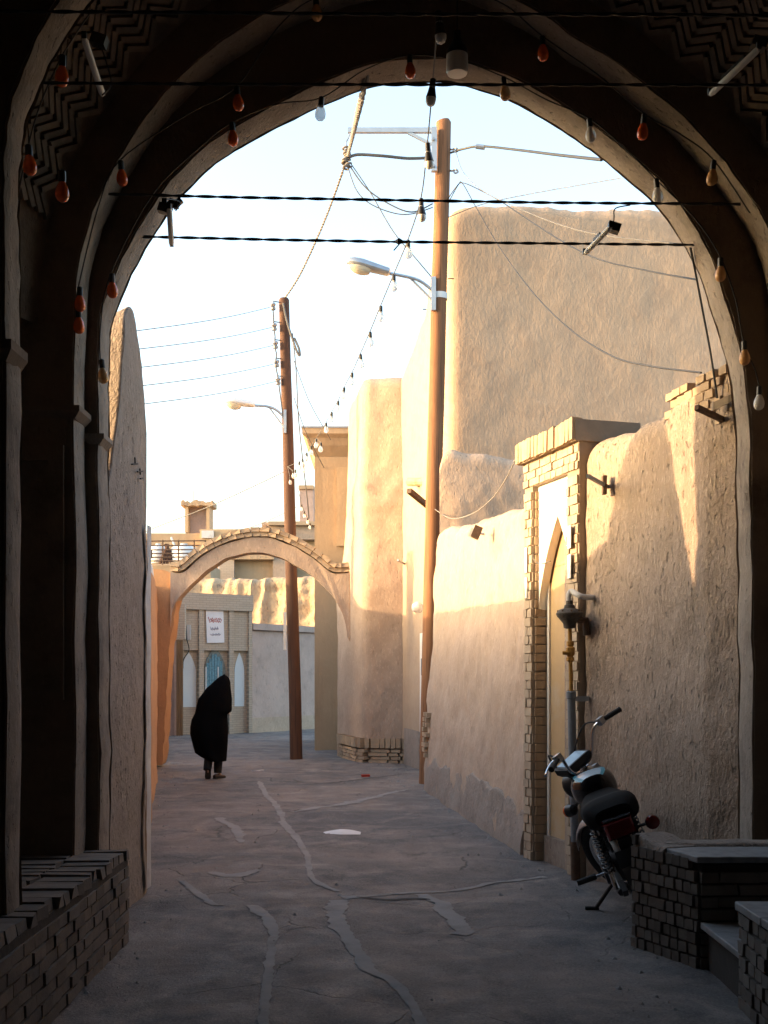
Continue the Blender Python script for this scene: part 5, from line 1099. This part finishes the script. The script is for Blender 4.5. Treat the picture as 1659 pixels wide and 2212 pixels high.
mb(MB().box((0, -.86, .60), (.08, .05, .08)), 'plate_bracket', 'black', smooth=False); mb(MB().box((0, -.90, .53), (.16, .006, .11), Matrix.Rotation(.25, 3, 'X')), 'number_plate', 'engine', smooth=False)
# handlebar and controls
hb0 = AX1 + SA * .04
HBp = [hb0 + Vector(p) for p in ((-.37, -.20, .185), (-.26, -.15, .195), (-.18, -.09, .18), (-.12, -.01, .05), (-.06, .01, .0), (.06, .01, .0), (.12, -.01, .05), (.18, -.09, .18), (.26, -.15, .195), (.37, -.20, .185))]
mb(MB().tube(spline(HBp, 5), .012, 10), 'handlebar', 'chrome', steer=True)
for s_ in (-1, 1):
    a, b = (HBp[0], HBp[1]) if s_ < 0 else (HBp[-1], HBp[-2]); d = (b - a).normalized()
    mb(MB().tube([a - d * .01, a - d * .005, a, a + d * .12, a + d * .125], [.012, .021, .018, .018, .02], 12), 'grip', 'rubber', steer=True)
    mb(MB().box(a + d * .15, (.05, .045, .05)), 'switch_housing', 'alu', steer=True, smooth=False)
    mb(MB().tube(spline([a + d * .15 + Vector((0, .03, 0)), a + d * .10 + Vector((0, .07, -.005)), a + d * .02 + Vector((0, .075, -.01)), a - d * .04 + Vector((0, .06, -.012))], 4), [.008] * 12 + [.011], 8), 'lever', 'chrome', steer=True)
    mb(MB().tube(spline([a + d * .16 + Vector((0, .02, 0)), a + d * .20 + Vector((0, .12, .02)), AX1 + Vector((s_ * .08, .13, .10)), AX1 + Vector((s_ * .03, .06, -.08))], 6), .006, 6), 'control_cable', 'cable', steer=True)
ic = AX1 + Vector((0, .055, .08))
mb(MB().rings([[ic + Vector((sx * w, y, z)) for sx, y, z in ((-1, -.07, 0), (1, -.07, 0), (1, .07, .035), (-1, .07, .035))] if False else [ic + Vector((sx * w, y + dy, z + dz)) for sx, y, z in ((-1, -.06, -.0), (1, -.06, -.0), (1, .06, .03), (-1, .06, .03))] for w, dy, dz in ((.09, .03, -.05), (.125, .01, -.02), (.13, 0, .02), (.115, -.003, .03))]), 'instrument_cluster', 'black', steer=True, smooth=False)
mb(MB().rings([[ic + Vector((sx * .10, y, z)) for sx, y, z in ((-1, -.05, e - .0), (1, -.05, e - .0), (1, .05, .027 + e), (-1, .05, .027 + e))] for e in (.030, .034)]), 'instrument_glass', 'pale_gloss', steer=True, smooth=False)
hl = AX1 + Vector((0, .17, -.05)); h_ = mb(MB().lathe([(.02, -.10), (.06, -.09), (.085, -.04), (.092, .02), (.092, .04)], hl, (0, 1, -.1), 20), 'headlight', 'black', steer=True); mb(MB().lathe([(.090, .041), (.07, .055), (.001, .065)], hl, (0, 1, -.1), 20), 'lens', 'bulb_clear', h_, True)
mb(MB().box(AX1 + Vector((0, .0, -.01)), (.21, .05, .035)), 'fork_clamp', 'alu', steer=True, smooth=False); mb(MB().box(AX1 - SA * .16, (.21, .05, .035)), 'fork_clamp', 'engine', steer=True, smooth=False)
# side stand: end must touch the ground of the leaning machine on the left
p0 = Vector((-.12, -.03, .24)); foot_w = Vector((-.25 * 1.0, .06, 0)); rotm = Matrix.Rotation(LEAN, 3, 'Y').inverted(); ft = rotm @ Vector((-.30, .02, .012))
sd_ = mb(MB().tube([p0, ft], .013, 8), 'side_stand', 'black'); mb(MB().tube([ft + rotm @ Vector((-.07, 0, .0)), ft + rotm @ Vector((.02, 0, 0))], .012, 6), 'stand_foot', 'black', sd_)
